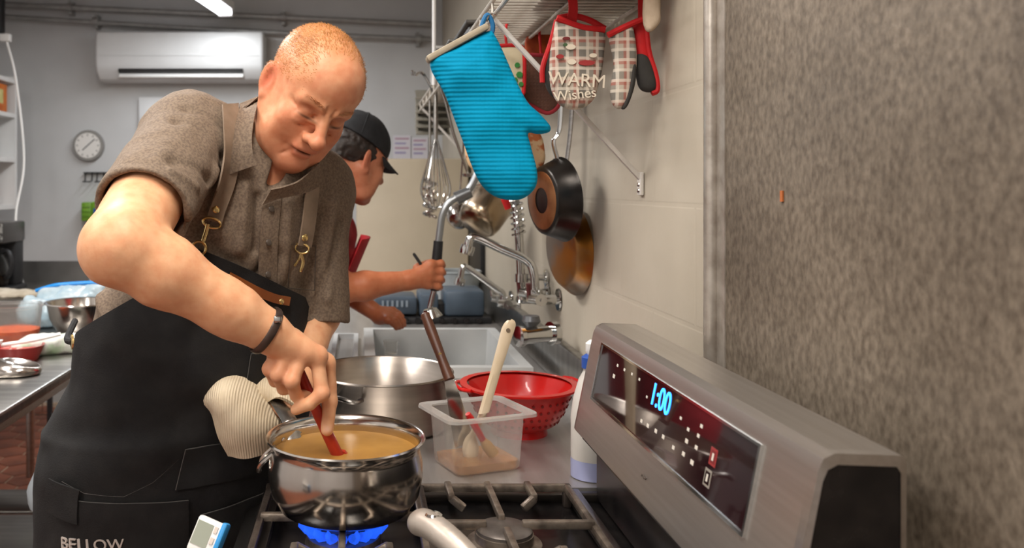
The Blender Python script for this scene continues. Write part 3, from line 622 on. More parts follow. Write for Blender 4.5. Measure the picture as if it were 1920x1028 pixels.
p = onface(1238, 750, .0018); dg_ = place_text('clock_digits', '1:00', .042, p, (0, -1, 0), fx, mat('blue_digit', '#2a86ff', .4, emit=3.2), pl_)
p = onface(1205, 893); lg = MB()
lgm = mat('logo_dark', '#5f5650', .4, .5)
place_text('maker_mark', '~', .03, onface(1207, 893, .0012), (0, -1, 0), fx, lgm, rg)
for s_ in (-1, 1): plate('vent_slot', RY0+.05, RY1-.05, KZ0-.003, KZ0-.0, -.02, -.001, blackm, con) if s_ > 0 else None
MB().b2((.40, RY0+.02, CT), (.43, RY1-.02, KZ0-.02)).build('vent_grille', blackm, rg)
# ================================================================ POT, SOUP, TOOLS ON THE RANGE
px_, py_ = P(648, 0, 1.3).x, 1.3; RIM = 1.051
pot = thing('saucepan', 'polished steel saucepan of soup on the lit burner', 'saucepan', (px_, py_, GZ))
prof = [(0, GZ+.001), (.088, GZ+.001), (.1, GZ+.008), (.112, GZ+.028), (.1175, GZ+.055), (.117, GZ+.075), (.1135, GZ+.092), (.113, GZ+.1), (.118, RIM-.004), (.1215, RIM), (.1205, RIM+.0025), (.117, RIM+.0015), (.111, RIM-.006), (.1105, GZ+.095), (.1145, GZ+.06), (.109, GZ+.03), (.097, GZ+.012), (0, GZ+.006)]
MB().lathe(prof, (px_, py_, 0), n=72).build('body', polished, pot, ang=60)
ha, hb = P(540, 788, 1.395), P(462, 682, 1.56)
def strip(path, wv, w0, th, n=6):
    pts = crom(path, n); G = []
    for i, q in enumerate(pts):
        ww = w0[0]+(w0[1]-w0[0])*i/(len(pts)-1); G.append([q-wv*ww, q-wv*ww*.5+Vector((0, 0, .004)), q+wv*ww*.5+Vector((0, 0, .004)), q+wv*ww])
    return MB().sheet(G, th)
hd = (hb-ha).normalized(); hw = hd.cross(Vector((0, 0, 1))).normalized()
strip([ha+Vector((.012, -.03, -.03)), ha+Vector((.004, -.012, -.008)), ha, ha+(hb-ha)*.5+Vector((0, 0, .006)), hb], hw, (.012, .011), .004).build('handle', steel, pot)
for k in (-1, 1):
    c = Vector((px_, py_, 0))+Vector((-.088+k*.012, .066+k*.016, 1.03)); MB().lathe([(0, .004), (.004, .003), (.006, 0)], c, (.8, -.6, 0), 12).build('rivet', polished, pot)
c = Vector((px_-.112, py_-.005, 1.02)); MB().tube(crom([c+Vector((.004, -.02, .012)), c+Vector((-.014, -.016, -.004)), c+Vector((-.02, 0, -.02)), c+Vector((-.014, .016, -.004)), c+Vector((.004, .02, .012))], 6), .004, 8).build('helper_loop', polished, pot)
SZ = 1.028; n = 40; sp = MB().lathe([(.1122, SZ-.03), (.1118, SZ), (.09, SZ+.0005), (.06, SZ), (.03, SZ+.0008), (0, SZ)], (px_, py_, 0), n=64).build('soup', mat('soup', '#b1833f', .4, 0, '#a07436', 14, bump=.25, bs=25), None, (px_, py_, SZ))
tag(sp, 'golden brown soup filling the steel saucepan', 'soup')
# red spatula
a, b = P(556, 690, 1.262), P(633, 854, 1.285); dv = (b-a).normalized()
sp = thing('red_spatula', 'red silicone spatula the cook stirs the soup with', 'spatula', b)
MB().tube([a-dv*.03, a-dv*.02, a, a+(b-a)*.5, b, b+dv*.012], [.006, .009, .0095, .0085, .009, .008], 12).build('handle', red_sil, sp)
wv = dv.cross(Vector((0, 1, 0))).normalized(); strip([b, b+dv*.02, b+dv*.055], wv, (.012, .022), .006).build('blade', red_sil, sp)
# second pan, mostly below the frame, with its handle in view
cx_, cy_ = .235, .885; pn = thing('frying_pan', 'steel pan on the near burner whose rounded handle points at the pot', 'pan', (cx_, cy_, GZ))
MB().lathe([(0, 0), (.07, 0), (.085, .008), (.1, .04), (.103, .042), (.1, .043), (.083, .012), (.068, .004), (0, .004)], (cx_, cy_, GZ), n=48).build('pan', polished, pn)
e0, e1 = Vector((cx_-.075, cy_+.06, GZ+.036)), P(783, 982, 1.06); mid = e0.lerp(e1, .5)+Vector((0, 0, .012)); S_ = SDF(); pts = crom([e0, mid, e1+Vector((.012, -.012, .004)), e1], 5)
for i in range(len(pts)-1): S_.u(s_cap(pts[i], pts[i+1], .011+.004*math.sin(i/len(pts)*3.1), .011+.004*math.sin((i+1)/len(pts)*3.1)), .006)
V, Q = S_.mesh(.0025); V = relax(V, Q, 3); hn = link('handle', np_mesh('handle', V, Q), mat('satin_handle', '#c4b9ae', .42, .6, '#b0a59a', 20), pn)
MB().lathe([(.0085, .0), (.011, .002), (.0085, .004)], e1+Vector((.018, -.018, .016)), (0, 0, 1), 20).build('hang_ring', chrome, hn)
# kitchen timer on the control rail
c = P(388, 1008, 1.115); tm = thing('kitchen_timer', 'small white kitchen timer with grey screen and blue side on the range front', 'timer', (c.x, c.y, .9))
R = Matrix.Rotation(math.radians(14), 3, 'Y') @ Matrix.Rotation(math.radians(-22), 3, 'Z') @ Matrix.Rotation(math.radians(-20), 3, 'X')
MB().box(c, (.04, .014, .046), R, .004).build('body', white_pl, tm); MB().box(c+R @ Vector((-.005, -.0072, .002)), (.024, .001, .03), R).build('screen', mat('lcd', '#8f9486', .3), tm)
MB().box(c+R @ Vector((.02, -.001, 0)), (.008, .0155, .051), R, .003).build('side_band', mat('timer_blue', '#2f8ccb', .4), tm)
for k in range(3): MB().box(c+R @ Vector((.0115, -.0075, -.015+k*.014)), (.005, .002, .008), R).build('button', mat('timer_btn', '#c9beb4', .5), tm)
MB().box(c+R @ Vector((0, .012, -.012)), (.03, .012, .03), R).build('magnet_foot', white_pl, tm)
# ================================================================ COUNTER, SINK AND THINGS ON IT
KZ = .91; kc = thing('steel_counter', 'stainless steel counter with sink along the right wall', 'counter', (.2, 2.7, 0)); kx0 = -.11
SX0, SX1, SY0, SY1 = .045, .44, 2.355, 2.95
mb = MB()
for lo, hi in (((kx0, 1.478, .87), (XW-.002, SY0, KZ)), ((kx0, SY1, .87), (XW-.002, 4.15, KZ)), ((kx0, SY0, .87), (SX0, SY1, KZ)), ((SX1, SY0, .87), (XW-.002, SY1, KZ))): mb.b2(lo, hi)
mb.build('worktop', mat('counter_steel', '#bdb9b5', .36, .75, '#aaa6a2', 3, (.3, .7), .04, 90, (12, 1, 1)), kc, smooth=False)
MB().b2((XW-.03, 1.478, KZ), (XW-.002, 4.15, 1.022), .006).build('backsplash', steel_top, kc)
MB().b2((kx0-.004, 1.478, .86), (kx0, 4.15, .912)).build('edge_band', steel, kc)
for y in (1.52, 2.3, 3.1, 4.1):
    for x in (kx0+.04, .5): MB().tube([(x, y, 0), (x, y, .87)], .02, 10).build('leg', steel, kc)
MB().b2((kx0+.02, 1.5, .22), (.52, 2.32, .24)).build('undershelf', steel_top, kc)
bz = .66; sinkm = mat('sink_steel', '#cdcfce', .42, .12, '#c0c3c3', 6)
def basin(x0, x1, y0, y1, z0, z1, lip, nm, par, m=sinkm):
    o_ = [(x0-lip, y0-lip, z1), (x1+lip, y0-lip, z1), (x1+lip, y1+lip, z1), (x0-lip, y1+lip, z1)]; i_ = [(x0, y0, z1), (x1, y0, z1), (x1, y1, z1), (x0, y1, z1)]; q = .02
    b_ = [(x0+q, y0+q, z0), (x1-q, y0+q, z0), (x1-q, y1-q, z0), (x0+q, y1-q, z0)]; l_ = [(a, b, KZ+.0005) for a, b, _ in o_]
    return MB().add(o_+i_+b_+l_, [(i, (i+1) % 4, (i+1) % 4+4, i+4) for i in range(4)]+[(i+4, (i+1) % 4+4, (i+1) % 4+8, i+8) for i in range(4)]+[(8, 9, 10, 11)]+[(i+12, (i+1) % 4+12, (i+1) % 4, i) for i in range(4)]).build(nm, m, par, smooth=False)
sk = basin(SX0, SX1, SY0, SY1, bz, KZ+.03, .032, 'sink_basin', kc); basin(-.075, -.02, SY0+.02, SY1-.02, .75, KZ+.018, .014, 'side_trough', kc)
MB().lathe([(0, .004), (.03, .004), (.036, 0), (.036, -.004)], ((SX0+SX1)/2, 2.7, bz+.004), n=24).build('drain', chrome, sk)
# stockpot
x, y, r = .05, 1.875, .152; sp = thing('stock_pot', 'large shallow stainless stock pot on the counter behind the saucepan', 'pot', (x, y, KZ)); hh = .118
MB().lathe([(0, 0), (r-.014, 0), (r-.004, .008), (r, .02), (r, hh-.003), (r+.004, hh), (r+.001, hh+.003), (r-.004, hh), (r-.004, .02), (r-.016, .006), (0, .006)], (x, y, KZ), n=72).build('body', mat('pot_satin', '#c2b8ae', .27, 1, '#aaa198', 4, stretch=(1, 1, 12)), sp, ang=60)
for s_ in (-1, 1):
    b_ = Vector((x+.6*s_*r*1.3, y+.2, KZ+hh-.03)); a0 = math.radians(60 if s_ < 0 else -8); ca = Vector((math.cos(a0), math.sin(a0), 0))*(s_ if s_ > 0 else -1); cc = Vector((x, y, KZ+hh-.028))+ca*r; tt = Vector((-ca.y, ca.x, 0))
    MB().tube(crom([cc-tt*.035, cc-tt*.03+ca*.025, cc+ca*.032+Vector((0, 0, .006)), cc+tt*.03+ca*.025, cc+tt*.035], 5), .005, 8).build('loop_handle', steel, sp)
# red colander
x, y, r = .338, 1.815, .119; cl = thing('red_colander', 'red plastic colander beside the stock pot', 'colander', (x, y, KZ))
bm = bmesh.new(); prof = [(.05, .0), (.056, .0), (.056, .012), (.075, .022), (.093, .045), (.105, .075), (.112, .098), (r+.006, .1), (r+.006, .104), (.11, .104)]
MB().lathe([(0, .014)]+[(.054, .014)]+prof[2:], (x, y, KZ), n=64).build('bowl', red_pl, cl, ang=60); MB().lathe([(.05, .014), (.056, 0), (.06, 0), (.057, .014)], (x, y, KZ), n=40).build('foot_ring', red_pl, cl)
for s_ in (-1, 1):
    cc = Vector((x, y, KZ+.102)); ca = Vector((s_*.985, .17*s_, 0)); tt = Vector((-ca.y, ca.x, 0)); MB().tube(crom([cc+ca*r-tt*.045, cc+ca*(r+.014)-tt*.025, cc+ca*(r+.016)+tt*.025, cc+ca*r+tt*.045], 5), .004, 8).build('handle', red_pl, cl)
hol = MB()
for rr, zz in ((.083, .031), (.094, .048), (.101, .064), (.107, .08)):
    for k in range(36):
        a = 2*math.pi*(k+.5*(zz > .04))/36; nn = Vector((math.cos(a), math.sin(a), -.45)).normalized(); p = Vector((x+rr*math.cos(a), y+rr*math.sin(a), KZ+zz))+nn*.0006
        hol.lathe([(0, .001), (.003, .001), (.003, -.001)], p, nn, 8)
hol.build('drain_holes', mat('hole_dark', '#7a100c', .6), cl)['kind'] = 'stuff'
# clear container with tools
nl, nr, fl2 = Vector((.161, 1.497, 0)), Vector((.328, 1.559, 0)), Vector((.118, 1.625, 0)); ux = (nr-nl).normalized(); uy = Vector((-ux.y, ux.x, 0)); cc = nl+ux*.089+uy*.075; RZ = KZ+.106
ct = thing('tool_container', 'clear plastic food container holding cooking tools behind the range', 'container', (cc.x, cc.y, KZ)); 
def rr_(w_, l_, r_, z, n_=4):
    out = []
    for sx_, sy_, a0 in ((1, 1, 0), (-1, 1, 90), (-1, -1, 180), (1, -1, 270)):
        for k in range(n_+1):
            a = math.radians(a0+90*k/n_); out.append(cc+ux*(sx_*(w_-r_)+r_*math.cos(a))+uy*(sy_*(l_-r_)+r_*math.sin(a))+Vector((0, 0, z)))
    return out
def loft(rings, cap0=False, cap1=False):
    m_ = MB(); n_ = len(rings[0]); v = sum(rings, []); f = [(i*n_+k, i*n_+(k+1) % n_, (i+1)*n_+(k+1) % n_, (i+1)*n_+k) for i in range(len(rings)-1) for k in range(n_)]
    if cap0: f.append(tuple(range(n_)))
    if cap1: f.append(tuple(range((len(rings)-1)*n_, len(rings)*n_)))
    return m_.add(v, f)
w_, l_ = .074, .062; ppm = mat('translucent_plastic', '#e8e4de', .22, 0, trans=.55, ior=1.3, alpha=.4)
loft([rr_(w_-.012, l_-.012, .014, KZ+.001), rr_(w_-.008, l_-.008, .014, KZ+.006), rr_(w_-.003, l_-.003, .014, RZ-.02), rr_(w_-.003, l_-.003, .014, RZ-.003)], True).build('tub', ppm, ct, ang=50)
loft([rr_(w_-.004, l_-.004, .014, RZ-.003), rr_(w_-.003, l_-.003, .015, RZ), rr_(w_+.017, l_+.015, .02, RZ+.001), rr_(w_+.018, l_+.016, .02, RZ-.004)]).build('rim', mat('plastic_rim', '#dcd8d2', .2, 0, trans=.5, alpha=.75), ct, ang=50)
loft([rr_(w_-.013, l_-.013, .014, KZ+.003), rr_(w_-.0105, l_-.0105, .014, KZ+.018)], True, True).build('liquid', mat('amber_liquid', '#d0985a', .15, 0, trans=.5, alpha=.75), ct)
woodm = mat('dark_wood', '#4a2a1d', .4, 0, '#6b412c', 8, stretch=(1, 1, .2)); paleh = mat('cream_plastic', '#d3c0a6', .4, 0, '#c6b294', 15)
a, b = P(797, 590, 1.665), P(843, 712, 1.60); e = cc+Vector((-.02, .01, KZ+.03)); t = thing('steel_turner', 'steel turner with dark wooden handle leaning in the clear container', 'turner', e)
d_ = (b-a).normalized(); MB().tube([a-d_*.003, a, a.lerp(b, .25), a.lerp(b, .7), b], [.006, .0095, .0105, .009, .0105], 12).build('handle', woodm, t)
strip([b-d_*.01, b+(e-b)*.3, e], Vector((1, .2, 0)).normalized(), (.008, .02), .002).build('blade', polished, t)
for k in (.25, .6): MB().lathe([(0, .0005), (.003, .0005), (.003, 0)], a.lerp(b, k)+Vector((0, -.01, 0)), (0, -1, .2), 10).build('rivet', gold, t)
a, b = P(956, 603, 1.60), P(906, 775, 1.565); e = cc+Vector((-.012, -.005, KZ+.02)); t = thing('cream_spoon', 'cream plastic spoon with long handle leaning in the clear container', 'spoon', e)
d_ = (b-a).normalized(); wv = Vector((1, .15, .28)).normalized(); G = []
for i in range(27):
    s_ = (i/26)**1.6; q = a+(b-a)*s_; ww = .0125-.0045*min(1, max(0, s_-.08)*2); ww *= math.sqrt(max(.02, 1-(1-min(1, s_/.08))**2)); G.append([q-wv*ww, q-wv*ww*.5-Vector((0, .003, 0)), q+wv*ww*.5-Vector((0, .003, 0)), q+wv*ww])
MB().sheet(G, -.004).build('handle', paleh, t); c2 = a+d_*.016+Vector((0, -.0075, 0)); MB().lathe([(0, .001), (.004, .001), (.004, -.001)], c2, (0, -1, .1), 12).build('hang_hole', mat('hole_brown', '#6b5a48', .6), t)
S_ = SDF().u(s_ell(e+Vector((0, 0, .012)), (.016, .008, .024))).u(s_cap(b, e+Vector((0, 0, .03)), .007, .006), .01); V, Q = S_.mesh(.003); link('bowl', np_mesh('bowl', V, Q), paleh, t)
a, b = P(877, 776, 1.55), P(905, 825, 1.565); t = thing('red_brush', 'small red handled brush inside the clear container', 'brush', b); MB().tube([a, a.lerp(b, .15), b], [.005, .007, .006], 10).build('handle', red_pl, t); e = Vector((b.x+.02, b.y+.006, KZ+.03)); MB().tube([b, b.lerp(e, .3), e], [.006, .01, .011], 10).build('bristles', mat('bristle', '#b98f5a', .8, bump=.5, bs=300), t)
# bottle behind the console
x, y = .418, 1.535; t = thing('spray_bottle', 'white plastic bottle with blue cap between colander and console', 'bottle', (x, y, KZ)); 
MB().lathe([(0, 0), (.034, 0), (.038, .006), (.038, .11), (.034, .14), (.024, .175), (.016, .19), (.016, .2), (0, .2)], (x, y, KZ), n=32).build('body', mat('white_bottle', '#d9d4cd', .35, 0, trans=.15), t)
MB().lathe([(.0383, .002), (.0383, .035)], (x, y, KZ), n=32).build('liquid_band', mat('lilac', '#9ba0c4', .35), t)
MB().lathe([(.019, .196), (.019, .215), (.012, .22), (0, .22)], (x, y, KZ), n=24).build('collar', mat('cap_blue', '#2a4f9f', .4), t); MB().lathe([(.009, .22), (.012, .226), (.012, .24), (.005, .246), (0, .246)], (x, y, KZ), n=20).build('nozzle', white_pl, t)
# ================================================================ FAR RIGHT: REFRIGERATOR, APPLIANCE, FAUCETS
beige = mat('beige_enamel', '#b5a994', .5, 0, '#ada18c', 4)
rf = thing('refrigerator', 'plain beige refrigerator in the far right corner', 'refrigerator', (.26, 4.6, 0)); a, b = P(668, 0, 4.25).x, .535; zt = P(0, 298, 4.25).z
MB().b2((a, 4.27, .04), (b, 4.95, zt), .01).build('cabinet', beige, rf); MB().b2((a, 4.2, .1), (b, 4.262, zt), .012).build('door', beige, rf); MB().b2((a-.03, 4.215, .9), (a-.018, 4.24, zt-.12), .004).build('handle', mat('grey_handle', '#8d938b', .4, .3), rf)
for z in (.9, zt-.13): MB().b2((a-.03, 4.215, z-.01), (a+.01, 4.24, z+.012)).build('handle_post', mat('grey_handle', '#8d938b', .4, .3), rf)
for x in (a+.04, b-.04):
    for y in (4.32, 4.9): MB().tube([(x, y, 0), (x, y, .05)], .02, 8).build('foot', blackp, rf)
o = MB().b2((.528, 3.74, .935+.09), (XW, 4.12, 1.222), .004).build('black_board', blackp, None, (.54, 3.93, 1.02)); tag(o, 'black board standing on the backsplash near the refrigerator', 'board')
# blue-grey appliance at the far end of the counter
bl = mat('slate_plastic', '#4a5866', .45, 0, '#3f4c59', 12)
ap = thing('countertop_appliance', 'slate blue appliance with black base at the far end of the sink', 'appliance', (.27, 3.35, KZ)); a, b = P(700, 0, 3.35).x, P(915, 0, 3.35).x
MB().b2((a, 3.25, KZ), (b, 3.5, KZ+.025), .006).build('base', blackp, ap)
for k in range(9): MB().lathe([(0, .014), (.01, .014), (.012, 0)], (a+.03+k*.046, 3.25, KZ+.014), (0, -1, 0), 12).build('foot_knob', blackm, ap)
for (p0, p1, y0, y1) in ((702, 782, 557, 590), (786, 822, 550, 598), (834, 908, 545, 597)):
    u0, u1 = P(p0, y0, 3.28), P(p1, y1, 3.28); MB().b2((u0.x, 3.27, max(u1.z, KZ+.026)), (u1.x, 3.46, u0.z), .012).build('housing', bl, ap)
MB().b2((P(822, 0, 3.3).x, 3.3, KZ+.026), (P(834, 0, 3.3).x, 3.44, KZ+.07)).build('bridge', blackp, ap)
for k in range(6):
    u0 = P(716+k*9, 570, 3.268); MB().b2((u0.x, 3.266, u0.z-.012), (u0.x+.008, 3.271, u0.z+.012)).build('vent_mark', mat('pale_print', '#8b98a3', .5), ap)
c = P(858, 0, 3.72); t = thing('grey_bucket', 'translucent grey tub behind the slate blue appliance', 'tub', (c.x, 3.72, KZ)); MB().lathe([(0, 0), (.085, 0), (.1, .15), (.105, .155), (.1, .16), (.095, .155), (.082, .005), (0, .005)], (c.x, 3.72, KZ), n=32).build('tub', mat('grey_tub', '#9aa0a2', .4, 0, '#8b9193', 10), t)
# faucets on the right wall
def faucet(label, base, path, r, lever, d):
    t = thing('wall_faucet', label, 'faucet', (XW, base.y, base.z), 'chrome faucets over the sink')
    MB().tube(crom(path, 8), r, 12).build('spout', chrome, t); MB().lathe([(0, -.012), (r*1.6, -.012), (r*1.7, 0), (r*1.6, .014), (0, .014)], path[-1], (path[-1]-path[-2]).normalized(), 16).build('outlet', chrome, t)
    for s_ in (-.07, .07):
        c = Vector((base.x, base.y+s_, base.z)); MB().tube([c, Vector((XW-.003, c.y, c.z))], .014, 12).lathe([(0, .004), (.03, .004), (.032, 0), (0, 0)], (XW-.003, c.y, c.z), (-1, 0, 0), 20).build('inlet', chrome, t)
        k = MB().tube([c, c+Vector((-.035, 0, .004))], [.016, .012], 12).build('valve', chrome, t); MB().tube([c+Vector((-.03, 0, 0)), c+Vector((-.034, s_*.1, .045 if lever else .03))], [.006, .007], 10).build('lever', mat('dark_red_lever', '#5c2a2a', .35, .3) if lever else chrome, k)
    MB().tube([base+Vector((0, -.085, 0)), base+Vector((0, .085, 0))], .017, 12).build('body', chrome, t); MB().lathe([(0, -.02), (.022, -.018), (.022, .02), (0, .022)], base, (0, 0, 1), 16).build('hub', chrome, t)
faucet('nearer bent chrome faucet with dark lever over the sink', P(1003, 556, 2.42), [P(1003, 556, 2.42), P(1001, 515, 2.42), P(988, 489, 2.43), P(940, 467, 2.45), P(897, 447, 2.47), P(882, 448, 2.47), P(876, 468, 2.47)], .0125, True, 2.42)
faucet('farther bent chrome faucet beyond the sprayer', P(945, 566, 3.02), [P(945, 566, 3.02), P(942, 550, 3.02), P(930, 541, 3.02), P(880, 505, 3.03), P(868, 503, 3.03), P(862, 528, 3.03)], .0115, False, 3.02)
c = P(1000, 628, 2.14); t = thing('shutoff_valve', 'squat chrome valve on the counter near the bottle', 'valve', (c.x, c.y, KZ))
MB().tube([c+Vector((-.03, -.02, 0)), c+Vector((.05, .02, 0))], .021, 16).build('body', chrome, t); MB().lathe([(0, 0), (.03, 0), (.03, .012), (.014, .018), (.014, .05), (0, .05)], (c.x, c.y, KZ), n=20).build('foot', chrome, t)
MB().lathe([(0, .03), (.02, .028), (.024, .015), (.012, 0), (0, 0)], c+Vector((-.005, 0, .02)), (0, 0, 1), 10).build('handwheel', mat('grey_knob', '#6b6d70', .35, .7), t); MB().lathe([(0, 0), (.03, .002), (.03, .018), (.02, .024), (0, .024)], c+Vector((.045, .018, 0)), (1, .4, 0), 16).build('nut', chrome, t); MB().lathe([(0, 0), (.026, .002), (.026, .014), (0, .018)], c+Vector((-.03, -.02, 0)), (-1, -.4, 0), 16).build('nut', chrome, t)
# pre-rinse sprayer
t = thing('rinse_sprayer', 'tall spring-neck rinse sprayer with black grip over the sink', 'sprayer', P(978, 562, 2.5)); d = 2.5
rp = [P(978, 562, d), P(976, 500, d), P(973, 440, d), P(968, 385, d), P(958, 330, d), P(935, 300, d), P(905, 312, d), P(882, 352, d), P(868, 366, d), P(845, 378, d), P(830, 402, d), P(824, 440, d), P(820, 470, d)]
MB().tube(crom(rp[:4], 6), .013, 12).build('riser', chrome, t); MB().tube(crom(rp[3:9], 8), .011, 12).build('hose', mat('hose_grey', '#8f9396', .35, .7), t); MB().tube(crom(rp[8:], 8), .0105, 12).build('spray_neck', mat('hose_grey2', '#9a9ea0', .3, .8), t)
cp = crom(rp[2:6], 60); co = []
for i in range(len(cp)-1):
    T = (cp[i+1]-cp[i]).normalized(); u = T.cross(Vector((0, 1, 0))).normalized(); v = T.cross(u); a = i*.55; co.append(cp[i]+(u*math.cos(a)+v*math.sin(a))*.019)
MB().tube(co, .0032, 6).build('spring', chrome, t)
MB().tube([P(882, 360, d), P(855, 373, d)], [.017, .021], 14).build('valve_body', mat('valve_grey', '#7d8184', .3, .8), t)
MB().tube([P(822, 452, d), P(818, 500, d), P(815, 545, d)], [.014, .0155, .013], 14).build('grip', blackp, t); MB().lathe([(0, 0), (.02, .003), (.03, .02), (.033, .026), (0, .028)], P(806, 578, d), (.2, 0, -1), 20).tube([P(814, 545, d), P(806, 578, d)], .009, 10).build('spray_head', chrome, t)
MB().tube([P(978, 521, d), Vector((XW-.002, 2.5, P(0, 521, d).z))], .009, 10).lathe([(0, 0), (.025, 0), (.025, .006), (0, .008)], (XW-.002, 2.5, P(0, 521, d).z), (-1, 0, 0), 16).build('wall_bracket', chrome, t); MB().lathe([(.013, -.012), (.02, -.012), (.02, .012), (.013, .012)], P(978, 521, d), (0, 0, 1), 16).build('bracket_ring', chrome, t)
MB().tube([P(978, 562, d), Vector((XW-.002, 2.5, P(0, 562, d).z))], .012, 10).build('supply', chrome, t)
# ================================================================ WIRE SHELF AND HANGING THINGS
SH = 1.787; sx0, sx1, sy0, sy1 = .25, .545, 1.4, 3.72
sh = thing('wire_shelf', 'long white wire shelf with diagonal braces on the right wall', 'shelf', (XW, 2.6, SH)); wm = mat('shelf_wire', '#c8c2b8', .35, .35, '#b0a99e', 30)
w0 = MB().tube([(sx0, 0, SH), (sx1, 0, SH)], .0032, 6).me('wire'); w0.materials.append(wm); w0.transform(Matrix.Translation(-Vector((XW, 2.6, SH))))
for k in range(int((sy1-sy0)/.026)+1):
    o = bpy.data.objects.new('wire', w0); C.objects.link(o); o.parent = sh; o.location = (0, sy0+k*.026, 0)
for x, z in ((sx0, SH-.005), (sx0, SH-.036), (sx1-.004, SH-.005), ((sx0+sx1)/2, SH-.006)): MB().tube([(x, sy0, z), (x, sy1, z)], .0042, 8).build('rail', wm, sh)
mb = MB(); 
for k in range(15): y = sy0+.05+k*.16; mb.tube([(sx0, y, SH), (sx0, y, SH-.036)], .0025, 6)
mb.build('lip_wires', wm, sh)
for y in (1.66, 2.62, 3.55):
    a, b = Vector((.252, y, SH-.02)), Vector((XW-.004, y, 1.447)); dd = b-a; MB().box((a+b)/2, (dd.length, .012, .009), dd.to_track_quat('X', 'Z').to_matrix(), .002).b2((XW-.008, y-.011, 1.415), (XW-.001, y+.011, 1.46), .002).build('brace', mat('brace_white', '#d2cdc6', .4, .1), sh)
    for dz in (1.424, 1.436): MB().lathe([(0, .003), (.004, .002), (.005, 0)], (XW-.008, y, dz), (-1, 0, 0), 8).build('screw', chrome, sh)
for y in (2.72,): MB().tube([(.236, y, SH-.03), (.236, y, CEIL)], .006, 8).build('hanger_rod', white_p, sh)
# trays and boxes on the shelf; the grey slatted rack at its far end
c = P(808, 0, 3.62); rkx0, rkx1 = P(779, 0, 3.62).x, P(842, 0, 3.62).x; t = thing('slatted_rack', 'grey slatted rack hanging at the far end of the wire shelf', 'rack', (c.x, 3.62, 1.66)); gs = mat('slat_grey', '#8b877c', .45, .3, '#777368', 10)
for k in range(6):
    z = 1.675+k*.03; MB().box(((rkx0+rkx1)/2, 3.62, z), (rkx1-rkx0, .1, .006), Matrix.Rotation(.45, 3, 'X'), .001).build('slat', gs, t)
for x in (rkx0+.006, rkx1-.006): MB().b2((x-.004, 3.6, 1.66), (x+.004, 3.64, SH-.004)).build('side_strap', gs, t)
def shelf_box(name, label, cat, x0, x1, y0, y1, h, m, rim=True):
    t = thing(name, label, cat, ((x0+x1)/2, (y0+y1)/2, SH+.004)); z = SH+.0035
    MB().b2((x0+.01, y0+.01, z), (x1-.01, y1-.01, z+h), .008).build('body', m, t); MB().b2((x0, y0, z+h-.008), (x1, y1, z+h+.004), .004).build('rim', m, t)
shelf_box('sheet_pan', 'stack of dark baking pans on the wire shelf near its front', 'pan', .26, .53, 2.1, 2.55, .05, mat('pan_dark', '#332f2b', .5, .3))
shelf_box('storage_box', 'white storage box on the wire shelf above the blue mitt', 'box', .36, .5, 1.75, 2.05, .14, white_pl)
shelf_box('roasting_pan', 'grey roasting pan on the wire shelf against the wall', 'pan', .27, .53, 2.6, 3.1, .09, mat('pan_grey', '#55524f', .4, .6))
shelf_box('white_carton', 'white carton at the far end of the wire shelf', 'box', .28, .53, 3.15, 3.55, .16, mat('carton_grey', '#a5a29d', .6))
shelf_box('dark_tray', 'dark tray on the near end of the wire shelf above the plaid mitts', 'tray', .33, .54, 1.45, 1.72, .05, mat('pan_dark', '#332f2b', .5, .3))
# --- blue oven mitt
d = 1.56; bluem = weave(mat('turquoise_silicone', '#0090b8', .75, 0, '#0086ae', 6, ior=1.2), 40, .5, (2, 2), .0016); weave(bluem, 40, .18, (0,), .001)
out = [(806, 116), (858, 88), (914, 58), (930, 70), (952, 115), (985, 186), (1010, 212), (1032, 236), (1030, 248), (1008, 252), (990, 250), (996, 275), (1006, 320), (1004, 350), (985, 370), (960, 376), (930, 370), (905, 350), (888, 320), (862, 250), (835, 180)]
pv = P(916, 40, d); t = thing('blue_oven_mitt', 'turquoise ribbed silicone oven mitt hanging from the wire shelf', 'oven mitt', pv)
def place_slab(name, out, d, r, m, par, tilt=0, piv=None, bulge=.006, h=.003, amp=.0015, smooth=3):
    V, Q = slab(pxpoly(out, d), r, d, h, bulge=bulge); V = relax(V, Q, smooth)
    if amp: V[:, 1] += amp*3*vnoise(V*[1, 0, 1], 22, 4)
    if tilt:
        R = np.array(Matrix.Rotation(tilt, 3, 'Z')); p_ = np.array(piv if piv is not None else V.mean(0)); V = (V-p_)@R.T+p_
    return link(name, np_mesh(name, V, Q), m, par)
place_slab('mitten', out, d, .013, bluem, t, bulge=.009)
cuff = mat('cuff_trim', '#a59a86', .7, 0, '#958a76', 30); a, b = P(800, 113, d), P(914, 50, d); dd = b-a
MB().box((a+b)/2, (dd.length, .032, .012), dd.to_track_quat('X', 'Y').to_matrix(), .004).build('cuff', cuff, t) if False else MB().box((a+b)/2, (dd.length, .012, .034), Matrix.Rotation(-math.atan2(dd.z, dd.x), 3, 'Y') @ Matrix.Rotation(math.pi/2, 3, 'X'), .004).build('cuff', cuff, t)
MB().tube(crom([P(908, 70, d), P(904, 48, d), P(914, 28, d), P(924, 48, d), P(920, 72, d)], 6), .0045, 8).build('hang_loop', mat('blue_loop', '#155f8f', .7), t)
def hook(p, top, label):
    o = MB().tube(crom([top+Vector((0, .008, 0)), top+Vector((0, 0, .008)), top+Vector((0, -.008, -.002)), p.lerp(top, .4)+Vector((0, -.006, 0)), p+Vector((0, -.004, -.006)), p+Vector((.0, .006, -.01)), p+Vector((0, .012, 0))], 6), .0022, 6).build('s_hook', chrome, None, p); tag(o, label, 'hook', 'hooks on the wire shelf')
hook(P(914, 28, 1.56), Vector((.25, 1.58, SH-.036)), 'steel hook holding the turquoise mitt')
